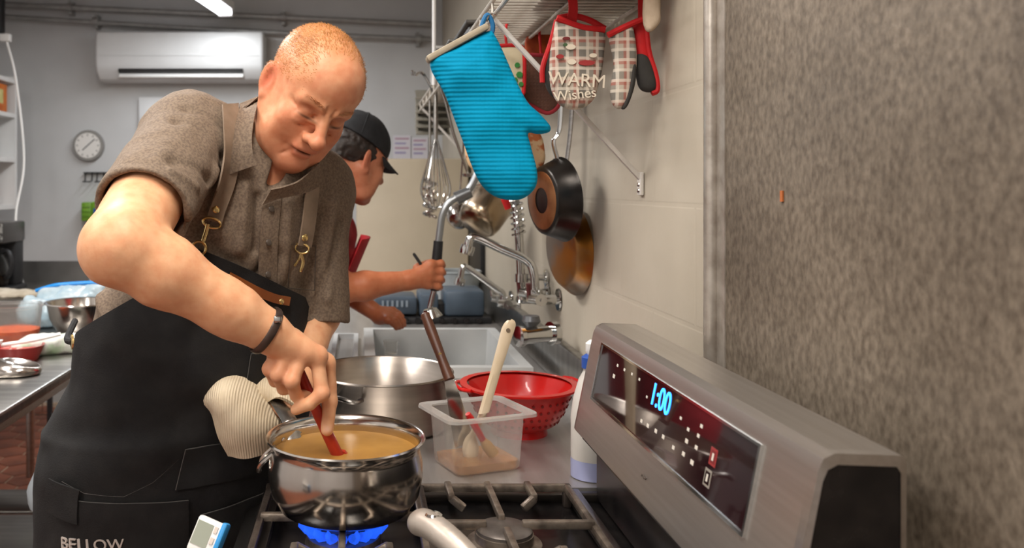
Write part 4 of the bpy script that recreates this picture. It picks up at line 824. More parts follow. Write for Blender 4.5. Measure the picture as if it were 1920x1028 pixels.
# --- plaid oven mitts
def plaid():
    m = mat('plaid_cloth', '#a39a8d', .85, bump=.3, bs=300); nt = m.node_tree; N = nt.nodes; L = nt.links; b = N['Principled BSDF']; tc = N.new('ShaderNodeTexCoord'); base = None
    for ax, sc, ph, col, wd in (('X', 8.5, 0, '#5f5d58', .5), ('Z', 8.5, .6, '#5f5d58', .5), ('X', 8.5, 2.2, '#a04a3c', .22), ('Z', 8.5, 2.6, '#a04a3c', .22), ('Z', 17, 1, '#d8cfc0', .25), ('X', 17, .4, '#d8cfc0', .25)):
        wv = N.new('ShaderNodeTexWave'); wv.bands_direction = ax; wv.inputs['Scale'].default_value = sc; wv.inputs['Phase Offset'].default_value = ph; L.new(tc.outputs['Object'], wv.inputs['Vector'])
        r = N.new('ShaderNodeMapRange'); r.inputs[1].default_value = 1-wd; r.inputs[2].default_value = 1-wd*.6; r.inputs[4].default_value = .6; L.new(wv.outputs['Fac'], r.inputs[0])
        mx = N.new('ShaderNodeMix'); mx.data_type = 'RGBA'; L.new(r.outputs[0], mx.inputs[0]); mx.inputs[7].default_value = (*lin(col), 1)
        if base is None: mx.inputs[6].default_value = (*lin('#b5ab9c'), 1)
        else: L.new(base, mx.inputs[6])
        base = mx.outputs[2]
    L.new(base, b.inputs['Base Color']); return m
pm = plaid(); redc = mat('red_cloth', '#c4161a', .7, 0, '#b01014', 30, bump=.2, bs=200); blackc = mat('charcoal_cloth', '#34322f', .8, 0, '#2a2826', 30, bump=.3, bs=200); creamt = mat('cream_letter', '#ddd2bf', .7)
d = 1.57; t = thing('plaid_oven_mitt', 'plaid oven mitt lettered WARM with red trim hanging from the shelf', 'oven mitt', P(1070, 5, d), 'pair of plaid oven mitts')
place_slab('palm', [(1046, 36), (1090, 46), (1134, 56), (1133, 100), (1124, 150), (1112, 188), (1082, 206), (1050, 198), (1032, 165), (1030, 110), (1038, 60)], d, .012, pm, t, amp=.001)
place_slab('backing', [(1024, 110), (1040, 60), (1060, 50), (1060, 170), (1040, 185), (1022, 158)], d+.016, .009, blackc, t, amp=0)
def tubepx(pts, d, r, n=8, k=6): return MB().tube(crom([P(x, y, d) for x, y in pts], k), r, n)
tubepx([(1044, 34), (1065, 42), (1095, 52), (1134, 56)], d-.012, .006).build('red_binding', redc, t); tubepx([(1046, 34), (1075, 30), (1105, 38), (1134, 54)], d+.012, .006).build('red_binding', redc, t)
tubepx([(1044, 38), (1033, 80), (1018, 125), (1017, 155)], d+.014, .005).build('red_binding', redc, t)
G = [[P(1060+6*math.sin(j/2), 42-9*j, d-.002*j+.01), P(1080+3*math.sin(j/2), 44-9*j, d-.002*j+.01)] for j in range(6)]; MB().sheet(G, .003).build('hang_loop', redc, t)
place_text('lettering', 'WARM', .034, P(1082, 151, d-.0205), (1, 0, -.07), (.07, 0, 1), creamt, t, .0012)
place_text('script_lettering', 'Wishes', .026, P(1078, 178, d-.0205), (1, 0, .12), (.25, 0, 1), creamt, t, .001)
for (x, y, w_, h_, m_) in [(1070, 88, .018, .01, creamt), (1112, 104, .014, .008, creamt), (1072, 116, .016, .01, creamt), (1062, 72, .014, .006, mat('maroon_print', '#6e2426', .7)), (1100, 118, .03, .01, mat('red_print', '#9c3232', .7)), (1050, 106, .014, .008, mat('red_print', '#9c3232', .7)), (1060, 84, .008, .006, mat('green_print', '#46613f', .7))]:
    c = P(x, y, d-.0205); MB().lathe([(0, .001), (1, .001), (1, 0)], (0, 0, 0), (0, -1, 0), 14); mb = MB().lathe([(0, .0008), (.5, .0008), (.5, -.002)], (0, 0, 0), (0, -1, 0), 14); mb.v = [(c.x+v[0]*w_, c.y+v[1], c.z+v[2]*h_) for v in mb.v]; mb.build('print_patch', m_, t)
d = 1.535; t = thing('plaid_oven_mitt', 'plaid oven mitt with plain front and black thumb hanging nearest the wall', 'oven mitt', P(1203, 5, d), 'pair of plaid oven mitts')
place_slab('palm', [(1142, 64), (1165, 52), (1184, 46), (1192, 90), (1192, 140), (1182, 180), (1164, 205), (1148, 195), (1144, 165), (1150, 115)], d, .011, pm, t, tilt=0, amp=.001)
place_slab('side', [(1184, 45), (1200, 34), (1210, 40), (1216, 90), (1214, 120), (1196, 118)], d+.012, .009, redc, t, amp=0)
place_slab('thumb', [(1191, 106), (1212, 104), (1226, 136), (1230, 166), (1214, 174), (1196, 160)], d+.008, .01, blackc, t, amp=0)
place_slab('back', [(1180, 125), (1192, 120), (1190, 160), (1176, 200), (1164, 205), (1172, 175)], d-.004, .0115, blackc, t, amp=0)
tubepx([(1210, 40), (1216, 95), (1229, 140), (1232, 168), (1222, 175)], d+.006, .0055).build('red_binding', redc, t); tubepx([(1140, 66), (1164, 54), (1190, 42), (1205, 36)], d-.01, .0055).build('red_binding', redc, t)
G = [[P(1196, 44-9*j, d+.008), P(1211, 42-9*j, d+.008)] for j in range(6)]; MB().sheet(G, .003).build('hang_loop', redc, t)
t = thing('beige_mitt', 'beige padded mitt hanging at the wall end of the shelf', 'oven mitt', P(1220, 0, 1.5)); place_slab('pad', [(1208, -18), (1234, -14), (1238, 25), (1236, 45), (1216, 62), (1206, 40)], 1.49, .009, mat('beige_cloth', '#b7a590', .85, 0, '#a4927d', 20, bump=.3, bs=200), t)
# --- pot holders behind the blue mitt
d = 1.86; t = thing('cream_pot_holder', 'cream pot holder with green print and red rim behind the turquoise mitt', 'pot holder', P(960, 60, d)); sq = [(925, 88), (970, 86), (982, 100), (982, 165), (975, 176), (930, 176), (920, 165), (920, 98)]
place_slab('pad', sq, d, .006, mat('cream_quilt', '#cdbfa0', .85, bump=.4, bs=60), t, bulge=.003, amp=0); MB().tube(crom([P(x, y, d-.004) for x, y in sq], 5, True), .0048, 8, True).build('rim', redc, t)
for (x, y, s_) in [(970, 122, 1), (974, 140, 1.2), (966, 150, 1), (977, 158, .9)]:
    c = P(x, y, d-.0095); MB().lathe([(0, .001), (.006*s_, .001), (.006*s_, -.002)], c, (0, -1, .1), 7).build('leaf_print', mat('leaf_green', '#2f7a34', .7), t)
tubepx([(950, 86), (948, 60), (955, 18)], d, .003).build('hang_loop', redc, t)
d = 1.93; t = thing('dark_pot_holder', 'dark brown pot holder with red edge between the mitts', 'pot holder', P(1020, 60, d)); sq = [(978, 112), (1015, 104), (1050, 112), (1052, 185), (1030, 212), (1000, 200), (980, 180)]
place_slab('pad', sq, d, .006, weave(mat('brown_quilt', '#4a2f24', .8, 0, '#5c3a2c', 20), 40, .5), t, bulge=.003, amp=0); MB().tube(crom([P(x, y, d-.004) for x, y in sq], 5, True), .0048, 8, True).build('rim', mat('wine_cloth', '#8f1f2a', .75), t); tubepx([(1015, 106), (1012, 70), (1010, 30)], d, .003).build('hang_loop', redc, t)
d = 2.0; t = thing('orange_pot_holder', 'orange pot holder with black clip hanging behind the plaid mitt', 'pot holder', P(1010, 60, d)); sq = [(990, 66), (1045, 60), (1050, 90), (1040, 118), (1000, 122), (985, 100)]
place_slab('pad', sq, d, .006, mat('orange_quilt', '#b85a1c', .8, 0, '#8e3618', 16), t, bulge=.003, amp=0); MB().box(P(1028, 48, d), (.03, .012, .022), None, .004).build('clip', blackp, t); tubepx([(1028, 40), (1045, 15), (1060, 10)], d, .002).build('hang_wire', chrome, t)
d = 2.02; t = thing('floral_mitt', 'peach floral oven mitt hanging behind the turquoise mitt', 'oven mitt', P(950, 200, d)); place_slab('pad', [(872, 255), (900, 230), (1000, 240), (1022, 285), (1012, 318), (960, 330), (900, 325), (876, 305)], d, .008, mat('floral_cloth', '#cfae86', .85, 0, '#b5683c', 45, (.5, .58), .3, 200), t, bulge=.004, amp=0); tubepx([(950, 240), (945, 160), (930, 96)], d, .003).build('hang_loop', cuff, t)
# --- hanging pans
def hang_pan(name, label, c, r, dep, axis, m_out, m_in, hl, top, ring=None, lx=0):
    t = thing(name, label, 'pan', c, 'pans hanging on the right wall'); ax = Vector(axis).normalized(); up = Vector((0, 0, 1)); up = (up-ax*up.dot(ax)).normalized()
    MB().lathe([(0, dep), (r*.72, dep), (r*.8, dep*.9), (r*.97, .004), (r, 0), (r*.97, 0), (r*.78, dep*.84), (r*.7, dep*.93), (0, dep*.93)], c, ax, 48).build('body', m_out, t, ang=50)
    if ring: MB().lathe([(r*.3, dep+.0012), (r*.66, dep+.0012), (r*.68, dep)], c, ax, 40).build('base_ring', ring, t); 
    p0 = c+up*r*.96+ax*.006; side = ax.cross(up); q = [p0, p0+up*.04+ax*.008, p0.lerp(top, .5), top]; G = [[v_-side*.009, v_-side*.0045+ax*.003, v_+side*.0045+ax*.003, v_+side*.009] for v_ in crom(q, 5)]; MB().sheet(G, .004).build('handle', hl, t)
    return t
copper = mat('scorched_copper', '#7a4a22', .3, .85, '#4a3526', 7, (.4, .6)); scor = mat('scorched_steel', '#7d7063', .36, .8, '#9a6524', 6, (.45, .6), stretch=(1, 1, 1))
c = P(1072, 466, 2.12); c.x = min(c.x, .53); hang_pan('large_hanging_pan', 'large heat-stained brown pan hanging flat against the wall', c, .117, .03, (-.975, -.2, -.06), scor, scor, steel, Vector((c.x-.01, c.y-.06, SH-.03)))
c = P(1052, 374, 2.0); hang_pan('dark_hanging_pan', 'black saucepan with copper ringed base hanging in front of the stained pan', c, .1, .05, (-.955, -.27, -.05), mat('pan_black', '#33302d', .28, .7, '#231f1d', 10), blackm, chrome, P(1052, 190, 1.98), mat('copper_ring', '#9c6a44', .35, .8, '#7d4f30', 20))
c = P(910, 395, 2.75); t = thing('small_saucepan', 'small steel saucepan hanging upside down above the far faucet', 'saucepan', c); ax = Vector((-.55, -.45, -.7)).normalized()
MB().lathe([(0, .07), (.05, .068), (.066, .055), (.072, .03), (.074, -.04), (.078, -.043), (.074, -.046), (.07, -.04), (.068, .03), (0, .062)], c, ax, 40).build('body', mat('warm_steel', '#c0b4a4', .24, 1, '#9a8468', 6), t); MB().tube(crom([c-ax*.04+Vector((.06, 0, .02)), c-ax*.06+Vector((.075, 0, .07)), Vector((.4, 2.75, SH-.03))], 6), .006, 8).build('handle', steel, t)
c = P(862, 405, 2.95); t = thing('steel_ladle', 'steel ladle hanging beside the small saucepan', 'ladle', c); MB().lathe([(0, .045), (.025, .04), (.042, .02), (.046, 0), (.043, 0), (.022, .034), (0, .039)], c, (-.35, -.75, -.3), 32).build('bowl', polished, t); MB().tube(crom([c+Vector((.0, .02, .04)), c+Vector((.01, .02, .15)), Vector((c.x+.015, 2.87, SH-.04))], 6), .0045, 8).build('handle', polished, t)
# --- whisk and spiral
c = P(817, 262, 2.9); t = thing('balloon_whisk', 'wire balloon whisk hanging from the front of the wire shelf', 'whisk', c); MB().tube([c+Vector((0, 0, .0)), c+Vector((0, 0, .05)), c+Vector((.0, 0, SH-.03-c.z))], [.007, .009, .006], 10).build('handle', steel, t)
for k in range(7):
    a = math.pi*k/7; ca, sa = math.cos(a), math.sin(a); L_ = .23
    MB().tube(crom([c+Vector((ca*.006, sa*.006, 0)), c+Vector((ca*.03, sa*.03, -.08)), c+Vector((ca*.052, sa*.052, -.17)), c+Vector((ca*.03, sa*.03, -.222)), c+Vector((0, 0, -L_)), c+Vector((-ca*.03, -sa*.03, -.222)), c+Vector((-ca*.052, -sa*.052, -.17)), c+Vector((-ca*.03, -sa*.03, -.08)), c+Vector((-ca*.006, -sa*.006, 0))], 5), .0016, 5).build('wire_loop', chrome, t)
c = P(806, 250, 3.1); t = thing('spiral_whisk', 'twisted spiral whisk hanging behind the balloon whisk', 'whisk', c); zb = P(0, 408, 3.1).z; zm = P(0, 335, 3.1).z
MB().tube([(c.x, 3.1, zb), (c.x, 3.1, SH-.03)], .0045, 8).build('shaft', steel, t); MB().tube([(c.x+.022*math.cos(i*.42), 3.1+.022*math.sin(i*.42), zb+(zm-zb)*i/70) for i in range(71)], .006, 8).build('spiral', polished, t)
c = P(850, 250, 2.7); o = MB().tube([c+Vector((-.025, 0, .1)), c+Vector((0, 0, 0)), c+Vector((.05, .02, -.13))], [.004, .005, .004], 8).lathe([(0, 0), (.018, .004), (.02, .012), (0, .014)], c+Vector((.05, .02, -.14)), (0, 0, 1), 14).tube([c+Vector((-.025, 0, .1)), Vector((.25, 2.7, SH-.03))], .004, 8).build('masher', steel, None, c); tag(o, 'thin steel masher hanging at a slant behind the turquoise mitt', 'utensil')
c = P(787, 141, 2.9); o = MB().tube(crom([(.25, 2.9, SH-.03), (c.x+.01, 2.9, c.z+.006), (c.x-.015, 2.9, c.z), (c.x-.02, 2.9, c.z+.012)], 5), .005, 8).lathe([(0, 0), (.009, .002), (.009, .01), (0, .012)], (c.x-.02, 2.9, c.z+.008), (-1, 0, 0), 12).build('shelf_hook', chrome, None, c); tag(o, 'chrome peg sticking out of the far front of the wire shelf', 'hook')
o = MB().tube([P(946, 372, 2.3), P(953, 392, 2.3)], [.011, .009], 10).tube([P(946, 372, 2.3), Vector((.37, 2.3, SH-.005))], .004, 8).build('red_tipped_utensil', redc, None, P(950, 380, 2.3)); tag(o, 'red tipped utensil hanging just below the turquoise mitt', 'utensil')
# ================================================================ PEOPLE
def npv(v): return np.array(tuple(v), float)
skinm = mat('skin', '#d9a283', .48, 0, '#f4e4dc', 60, (.3, .7), .1, 260, sss=.12, attr='Col', ior=1.36)
def head_prims(S_, R, t, sc=1.0, aged=False):
    """adds a head (local x = right ear, y = face, z = crown) to an SDF"""
    R = np.array(R, float); t = np.array(t, float)
    L = lambda p: R@(np.array(p, float)*sc)+t
    def e(c, r, k, rot=None, sub=False):
        M = R if rot is None else R@np.array(rot); (S_.sub if sub else S_.u)(s_ell(L(c), np.array(r)*sc, M), k*sc)
    def c(a, b, r0, r1, k, sub=False): (S_.sub if sub else S_.u)(s_cap(L(a), L(b), r0*sc, r1*sc), k*sc)
    e((0, -.014, .043), (.0775, .1, .083), .01)
    e((0, .03, .045), (.068, .062, .062), .03)
    e((0, .026, -.028), (.066, .062, .074), .03)
    e((0, .045, -.062), (.05, .045, .05), .03)
    for s in (1, -1):
        c((s*.062, -.012, -.035), (s*.045, .04, -.09), .018, .02, .03); c((s*.045, .04, -.09), (s*.012, .074, -.1), .02, .019, .02)
        e((s*.043, .062, -.03), (.024, .02, .026), .022)
        e((s*.048, .05, -.065), (.02, .02, .028), .02)
        c((s*.016, .0895, .024), (s*.046, .074, .022), .0095, .0085, .014)
        e((s*.032, .096, .005), (.02, .015, .0115), .012, sub=True)
        e((s*.031, .0775, .004), (.0145, .0125, .012), .003)
        c((s*.016, .0915, -.006), (s*.045, .0805, -.008), .0045, .004, .006)
        c((s*.019, .0875, .0105), (s*.044, .0785, .0105), .0035, .0032, .005)
        c((s*.019, .1, -.036), (s*.034, .088, -.072), .002, .002, .010, True)
        c((s*.0795, -.02, .02), (s*.074, -.008, -.034), .004, .004, .004)
        rot = Matrix.Rotation(s*.38, 3, 'Z') @ Matrix.Rotation(.22, 3, 'X')
        e((s*.081, -.016, -.006), (.0065, .0185, .032), .006, rot); e((s*.0865, -.006, -.002), (.009, .0105, .02), .004, rot, True)
        e((s*.079, -.004, -.034), (.006, .008, .009), .006)
        e((s*.0145, .103, -.034), (.0098, .0115, .009), .006)
    c((0, .091, .014), (0, .116, -.026), .0088, .012, .012); e((0, .119, -.0295), (.0128, .011, .0108), .006)
    for s in (1, -1): e((s*.0075, .111, -.0425), (.004, .005, .0035), .003, sub=True)
    e((0, .088, -.056), (.026, .016, .014), .012)
    e((0, .0965, -.0605), (.026, .0085, .0052), .006); e((0, .0945, -.0735), (.0195, .0085, .0062), .006)
    e((0, .104, -.0668), (.027, .014, .0022), .0025, sub=True)
    e((0, .083, -.101), (.022, .016, .016), .016)
    if aged:
        for s in (1, -1):
            c((s*.009, .098, .032), (s*.007, .0995, .018), .0016, .0014, .005, True)
            for a in (-.35, 0, .35): c((s*.052, .072, .004), (s*.064, .058, .004+.012*a+.004), .0014, .001, .004, True)
            e((s*.034, .081, -.017), (.016, .008, .005), .006); c((s*.02, .0925, -.022), (s*.046, .077, -.024), .0014, .0012, .005, True)
            c((s*.022, .093, -.072), (s*.03, .082, -.092), .002, .0016, .008, True); e((s*.04, .045, -.093), (.014, .02, .013), .02)
        e((0, .121, -.031), (.0148, .012, .0122), .006)
    return L
def col_mix(col, w, c): c = np.array(lin(c)); col[:] = col*(1-w[:, None])+c*w[:, None]
def sstep(a, b, x): t = np.clip((x-a)/(b-a), 0, 1); return t*t*(3-2*t)
# -------------------------------------------------------------- the cook
R_ = np.array([[-0.78845653, 0.30500427, 0.53414295], [-0.55648305, -0.7236663, -0.40820792], [0.26203609, -0.6190957, 0.74030913]]); HD = 1.49/1.4016; T_ = np.array([-.08454*HD, 1.4016*HD, 1.43+.15411*HD])
HS = .8866*HD
Fd = np.array([.664, -.748, 0]); Rd = np.array([-.748, -.664, 0]); Up = np.array([0, 0, 1.])
S = npv(P(342, 250, 1.46)); SL = npv(P(600, 352, 1.66)); M = (S+SL)/2
E_ = npv(P(228, 462, 1.17)); W = npv(P(503, 622, 1.235))
EL = npv(P(596, 588, 1.62)); WL = npv(P(560, 722, 1.475)); HLm = npv(P(545, 735, 1.50))
Nk = np.array([-.178, 1.572, 1.487]); HC = np.array([-.33, 1.60, .93]); BE = np.array([-.272, 1.578, 1.13])
lean = (M-HC)/np.linalg.norm(M-HC); Fp = Fd-lean*(Fd@lean); Fp /= np.linalg.norm(Fp); Rp = np.cross(Fp, lean); RT = np.stack([Rp, Fp, lean], 1)
def torso(S_, o):
    S_.u(s_ell(M-lean*.13+Fp*.005, (.185+o, .118+o, .19+o), RT), .02)
    S_.u(s_ell(M-lean*.03-Fp*.01, (.155+o, .085+o, .075+o), RT), .06)
    S_.u(s_cap(M-lean*.02, S-np.array([0, 0, .01]), .068+o, .066+o), .05); S_.u(s_cap(M-lean*.02, SL-np.array([0, 0, .01]), .068+o, .066+o), .05)
    S_.u(s_cap(Nk-lean*.0, S+(M-S)*.35, .05+o, .055+o), .05); S_.u(s_cap(Nk, SL+(M-SL)*.35, .05+o, .055+o), .05)
    S_.u(s_ell(BE, (.19+o, .15+o, .19+o), RT), .06)
    S_.u(s_ell(HC, (.2+o, .15+o, .17+o)[:3], np.stack([Rd, Fd, Up], 1)), .08)
body = SDF(); torso(body, -.014); body.cut((0, 0, 1.0), (0, 0, -1))
HL = head_prims(body, R_, T_, HS, True)
body.u(s_cap(HL((0, -.03, -.02)), Nk, .057, .064), .03)
body.u(s_cap(HL((0, .03, -.085)), Nk+Fp*.03-lean*.02, .036, .045), .035)
# right arm
body.u(s_cap(S, E_, .06, .053), .02); ml = E_+(W-E_)*.28
body.u(s_cap(E_, ml, .05, .049), .02); body.u(s_cap(ml, E_+(W-E_)*.75, .048, .036), .02); body.u(s_cap(E_+(W-E_)*.7, W, .037, .0315), .02)
body.u(s_ell(E_+np.array([-.022, 0, -.012]), (.026, .026, .03)), .025)
# left arm
body.u(s_cap(SL, EL, .05, .042), .02); body.u(s_cap(EL, WL, .039, .028), .02)
def hand(S_, wrist, fingers, thumb, k=.009, pr=.0155, fr=.0098, web=True):
    for f in fingers:
        m = npv(f[0]); S_.u(s_cap(wrist, m, .021, pr), .014)
    for f in fingers:
        q = [npv(v) for v in f]; r = f_r = fr
        rs = [fr*1.14, fr*1.06, fr*.95, fr*.84]
        for i in range(3): S_.u(s_cap(q[i], q[i+1], rs[i], rs[i+1]), .004 if i else .006)
        S_.u(s_ell(q[1], (fr*1.12,)*3), .004); S_.u(s_ell(q[0], (pr*.95,)*3), .008)
    q = [npv(v) for v in thumb]; rs = [.02, .0148, .0118, .0096]
    for i in range(3): S_.u(s_cap(q[i], q[i+1], rs[i], rs[i+1]), .012 if i == 0 else .005)
RH = [[P(594, 668, 1.25), P(604, 738, 1.238), P(580, 757, 1.236), P(555, 768, 1.243)],
      [P(570, 661, 1.243), P(547, 715, 1.225), P(556, 742, 1.245), P(575, 742, 1.262)],
      [P(545, 658, 1.243), P(521, 702, 1.228), P(531, 729, 1.25), P(551, 727, 1.268)],
      [P(524, 655, 1.252), P(506, 692, 1.242), P(516, 714, 1.264), P(534, 710, 1.28)]]
TH = [P(545, 640, 1.262), P(611, 682, 1.282), P(618, 752, 1.277), P(613, 806, 1.268)]
hand(body, W, RH, TH)
lh = lambda x, y, d: P(x-22, y+14, d-.03)
LHf = [[lh(560, 728, 1.50), lh(535, 745, 1.475), lh(522, 740, 1.5), lh(528, 728, 1.52)], [lh(556, 716, 1.52), lh(528, 728, 1.50), lh(515, 722, 1.52), lh(520, 712, 1.54)], [lh(552, 706, 1.54), lh(524, 714, 1.525), lh(512, 708, 1.545), lh(518, 700, 1.56)], [lh(548, 698, 1.555), lh(524, 702, 1.545), lh(514, 698, 1.56), lh(520, 692, 1.57)]]
hand(body, WL, LHf, [lh(572, 715, 1.5), lh(565, 745, 1.47), lh(548, 758, 1.462), lh(532, 758, 1.462)])
def biggest(V, Q):
    lab = np.arange(len(V))
    for _ in range(4000):
        m = lab[Q].min(1); new = lab.copy()
        for i in range(4): np.minimum.at(new, Q[:, i], m)
        new = new[new]; new = new[new]
        if (new == lab).all(): break
        lab = new
    r, c = np.unique(lab, return_counts=True); keep = lab == r[c.argmax()]; ix = np.cumsum(keep)-1; return V[keep], ix[Q[keep[Q[:, 0]]]]
V, Q = biggest(*body.mesh(.0024)); V = relax(V, Q, 1, .4)
# skin colour plus painted shade in eye sockets, nostrils and mouth: ruddier nose, cheeks, ears and knuckles, lips, brows, stubble on the scalp
col = np.tile(np.array(lin('#e2ae86')), (len(V), 1)); lp = (V-T_)@R_/HS; face_w = sstep(.2, .16, np.linalg.norm(lp, axis=1))
g = lambda c, r: np.exp(-(((lp-np.array(c))/np.array(r))**2).sum(1))*face_w
bn = vnoise(V, 55, 31)*.5+vnoise(V, 120, 32)*.5; col_mix(col, face_w*.6, '#e09f7a'); col_mix(col, np.clip(face_w*.5*(bn+.3), 0, 1), '#cf8360'); col_mix(col, np.clip((1-face_w)*.35*(bn-.1), 0, 1), '#cf8a6a'); col_mix(col, np.clip(.5*sstep(1.56, 1.46, V[:, 2])*sstep(-.2, -.17, V[:, 0])*face_w, 0, 1), '#c98062')
for s in (1, -1):
    col_mix(col, .6*g((s*.045, .07, -.03), (.03, .03, .026)), '#c4704f'); col_mix(col, .8*g((s*.084, -.012, 0), (.014, .03, .038)), '#c45f45')
    col_mix(col, .7*g((s*.031, .085, .013), (.022, .02, .008)), '#a5654a'); col_mix(col, .5*g((s*.031, .085, -.014), (.02, .015, .006)), '#b9785f')  # first mix paints eye socket shade into the skin
    col_mix(col, .95*g((s*.031, .089, -.0035), (.017, .02, .0024)), '#3a2018'); col_mix(col, .55*g((s*.033, .085, .029), (.022, .025, .0055)), '#a87850')
    col_mix(col, .85*g((s*.0075, .109, -.0435), (.0035, .006, .003)), '#5f2c20')  # shade inside the nostrils, painted in
col_mix(col, .6*g((0, .114, -.026), (.016, .02, .016)), '#c8755a'); col_mix(col, .6*g((0, .098, -.0605), (.022, .014, .005)), '#bb6a5a'); col_mix(col, .65*g((0, .096, -.0735), (.02, .014, .0055)), '#bb6a5a'); col_mix(col, .95*g((0, .095, -.0668), (.024, .02, .0024)), '#3a1512')  # last mix paints the shade of the mouth gap
col_mix(col, .4*g((0, .09, -.1), (.03, .03, .02)), '#c78365'); col_mix(col, .35*g((.0, .07, .07), (.06, .06, .03)), '#dc9c7c')
scalp = sstep(.03, .06, lp[:, 2]+.25*np.abs(lp[:, 0])-.35*np.maximum(lp[:, 1]-.02, 0))*sstep(.062, .035, lp[:, 1]-.25*(np.abs(lp[:, 0]) > .05))*face_w
side = sstep(-.045, -.01, lp[:, 2])*sstep(-.01, -.03, lp[:, 1])*sstep(.04, .06, np.abs(lp[:, 0]))*face_w
col_mix(col, .5*np.maximum(scalp*sstep(.06, .1, lp[:, 2]), .5*np.maximum(scalp, side)), '#b8814e')
for f in RH:
    for i in (0, 1): col_mix(col, .45*np.exp(-(np.linalg.norm(V-npv(f[i]), axis=1)/.017)**2), '#cc7f62')
for tp, nd in ((npv(TH[3]), np.array([.1, -.9, .3])),): col_mix(col, .6*np.exp(-(np.linalg.norm(V-(tp+nd*.009), axis=1)/.0055)**2), '#eecdb9')
V = V+vnorm(V, Q)*(.0006*vnoise(V, 60, 2))[:, None]
# forearm tendon and knuckle creases
me = np_mesh('cook_body', V, Q); set_col(me, col)
cook = thing('person', 'man in brown shirt and black apron stirring the pot', 'person', (-.36, 1.58, 0))
bo = link('body', me, skinm, cook); bo['label'] = 'ruddy bare-armed body with bowed balding head'
# hair: short ginger strands
N_ = vnorm(V, Q); wgt = np.clip(scalp*1.0+side*.8, 0, 1)*(lp[:, 2] > -.05); wgt *= .25+.75*sstep(.05, -.01, lp[:, 1]-.012*np.sign(np.abs(lp[:, 0])-.03))
wgt = np.maximum(wgt, .75*np.exp(-((lp-np.array([0, .035, .118]))/np.array([.034, .03, .03]))**2).prod(1)*face_w) if False else wgt
idx = rng.choice(len(V), 16000, p=wgt/wgt.sum()); hv = []; hf = []; back = R_@np.array([0, -.75, -.35])
for q, i in enumerate(idx):
    n = N_[i]; tdir = back-n*(back@n)+rng.normal(0, .22, 3); tdir /= np.linalg.norm(tdir); ln = rng.uniform(.003, .007)*(1.1 if lp[i, 2] > .07 else .6); p = V[i]+rng.normal(0, .0008, 3); sd = np.cross(n, tdir)*.0003
    m1 = p+tdir*ln*.5+n*ln*.15; m2 = p+tdir*ln+n*ln*.12; b = len(hv); hv += [p-sd, p+sd, m1+sd, m1-sd, m2]; hf += [(b, b+1, b+2, b+3), (b+3, b+2, b+4)]
h_ = MB(); h_.v = [tuple(v) for v in hv]; h_.f = hf; hm_ = bpy.data.meshes.new('hair'); hm_.from_pydata(h_.v, [], h_.f); ho = link('hair', hm_, mat('ginger_hair', '#bd8248', .5, 0, '#a0662f', 40), cook); ho['kind'] = 'stuff'; ho['label'] = 'short thinning ginger hair'
eb = []; ef = []
for s in (1, -1):
    for q in range(120):
        u = rng.uniform(0, 1); lpz = np.array([s*(.013+.036*u), .0985-.018*u*u-.004*u+rng.normal(0, .0012), .026+.006*math.sin(u*2.4)+rng.normal(0, .002)]); p = HL(lpz); dirv = R_@np.array([s*.8, .5, .35]); ln = rng.uniform(.005, .009); sd = R_@np.array([0, .0002, .0005]); b = len(eb); eb += [p-sd, p+sd, p+dirv*ln]; ef.append((b, b+1, b+2))
em_ = bpy.data.meshes.new('eyebrows'); em_.from_pydata([tuple(v) for v in eb], [], ef); link('eyebrows', em_, mat('brow_hair', '#b48660', .6), cook)['kind'] = 'stuff'
# shirt
shirtm = weave(mat('heather_shirt', '#7d6c5b', .85, 0, '#66574a', 260, (.38, .62), .25, 500, detail=2), 300, .12)
hemd = (E_-S)/np.linalg.norm(E_-S); hem = S+hemd*.245; hl_d = (EL-SL)/np.linalg.norm(EL-SL); hemL = SL+hl_d*.26
shirt = SDF(); torso(shirt, .004); shirt.u(s_ell((-.402, 1.5, 1.16), (.066, .072, .12)), .06); shirt.cut((0, 0, .88), (0, 0, -1))
slv = SDF(); 
shirt.u(s_cap(S+(M-S)*.1, S+hemd*.31, .077, .0715), .03)
shirt.u(s_cap(SL+(M-SL)*.1, SL+hl_d*.33, .068, .062), .03)
def disc_cut(S_, pt, dr, rad, ln):
    """removes everything just past a hem plane, within a short cylinder"""
    pt = np.array(pt); dr = np.array(dr)
    def f(X, Y, Z):
        a = (X-pt[0])*dr[0]+(Y-pt[1])*dr[1]+(Z-pt[2])*dr[2]; r2 = np.sqrt(np.maximum((X-pt[0])**2+(Y-pt[1])**2+(Z-pt[2])**2-a*a, 0)); return np.maximum(np.maximum(-a, a-ln), r2-rad)
    S_.sub((f, pt-rad-ln, pt+rad+ln), .003)
disc_cut(shirt, hem, hemd, .1, .16); disc_cut(shirt, hemL, hl_d, .092, .2)
shirt.sub(s_cap(hem-hemd*.03, hem+hemd*.06, .060, .0625), .006); shirt.sub(s_cap(hemL-hl_d*.03, hemL+hl_d*.06, .05, .052), .006)
vtip = hit(511, 352, shirt); vtip = npv(vtip) if vtip else Nk+Fp*.1
shirt.sub(s_cap(HL((0, -.03, -.05)), Nk+lean*.0, .062, .066), .01); shirt.sub(s_cap(Nk+lean*.05+Fp*.03, vtip+Fp*.0, .05, .006), .01)
V, Q = shirt.mesh(.0038); V = relax(V, Q, 2, .4); N_ = vnorm(V, Q); dsp = np.zeros(len(V))
def crease(a, b, w, amp):
    global dsp
    dsp = dsp+1.7*amp*np.exp(-(segd(V, a, b)/w)**2)
sv = lambda x, y: npv(hit(x, y, shirt) or P(x, y, 1.4))
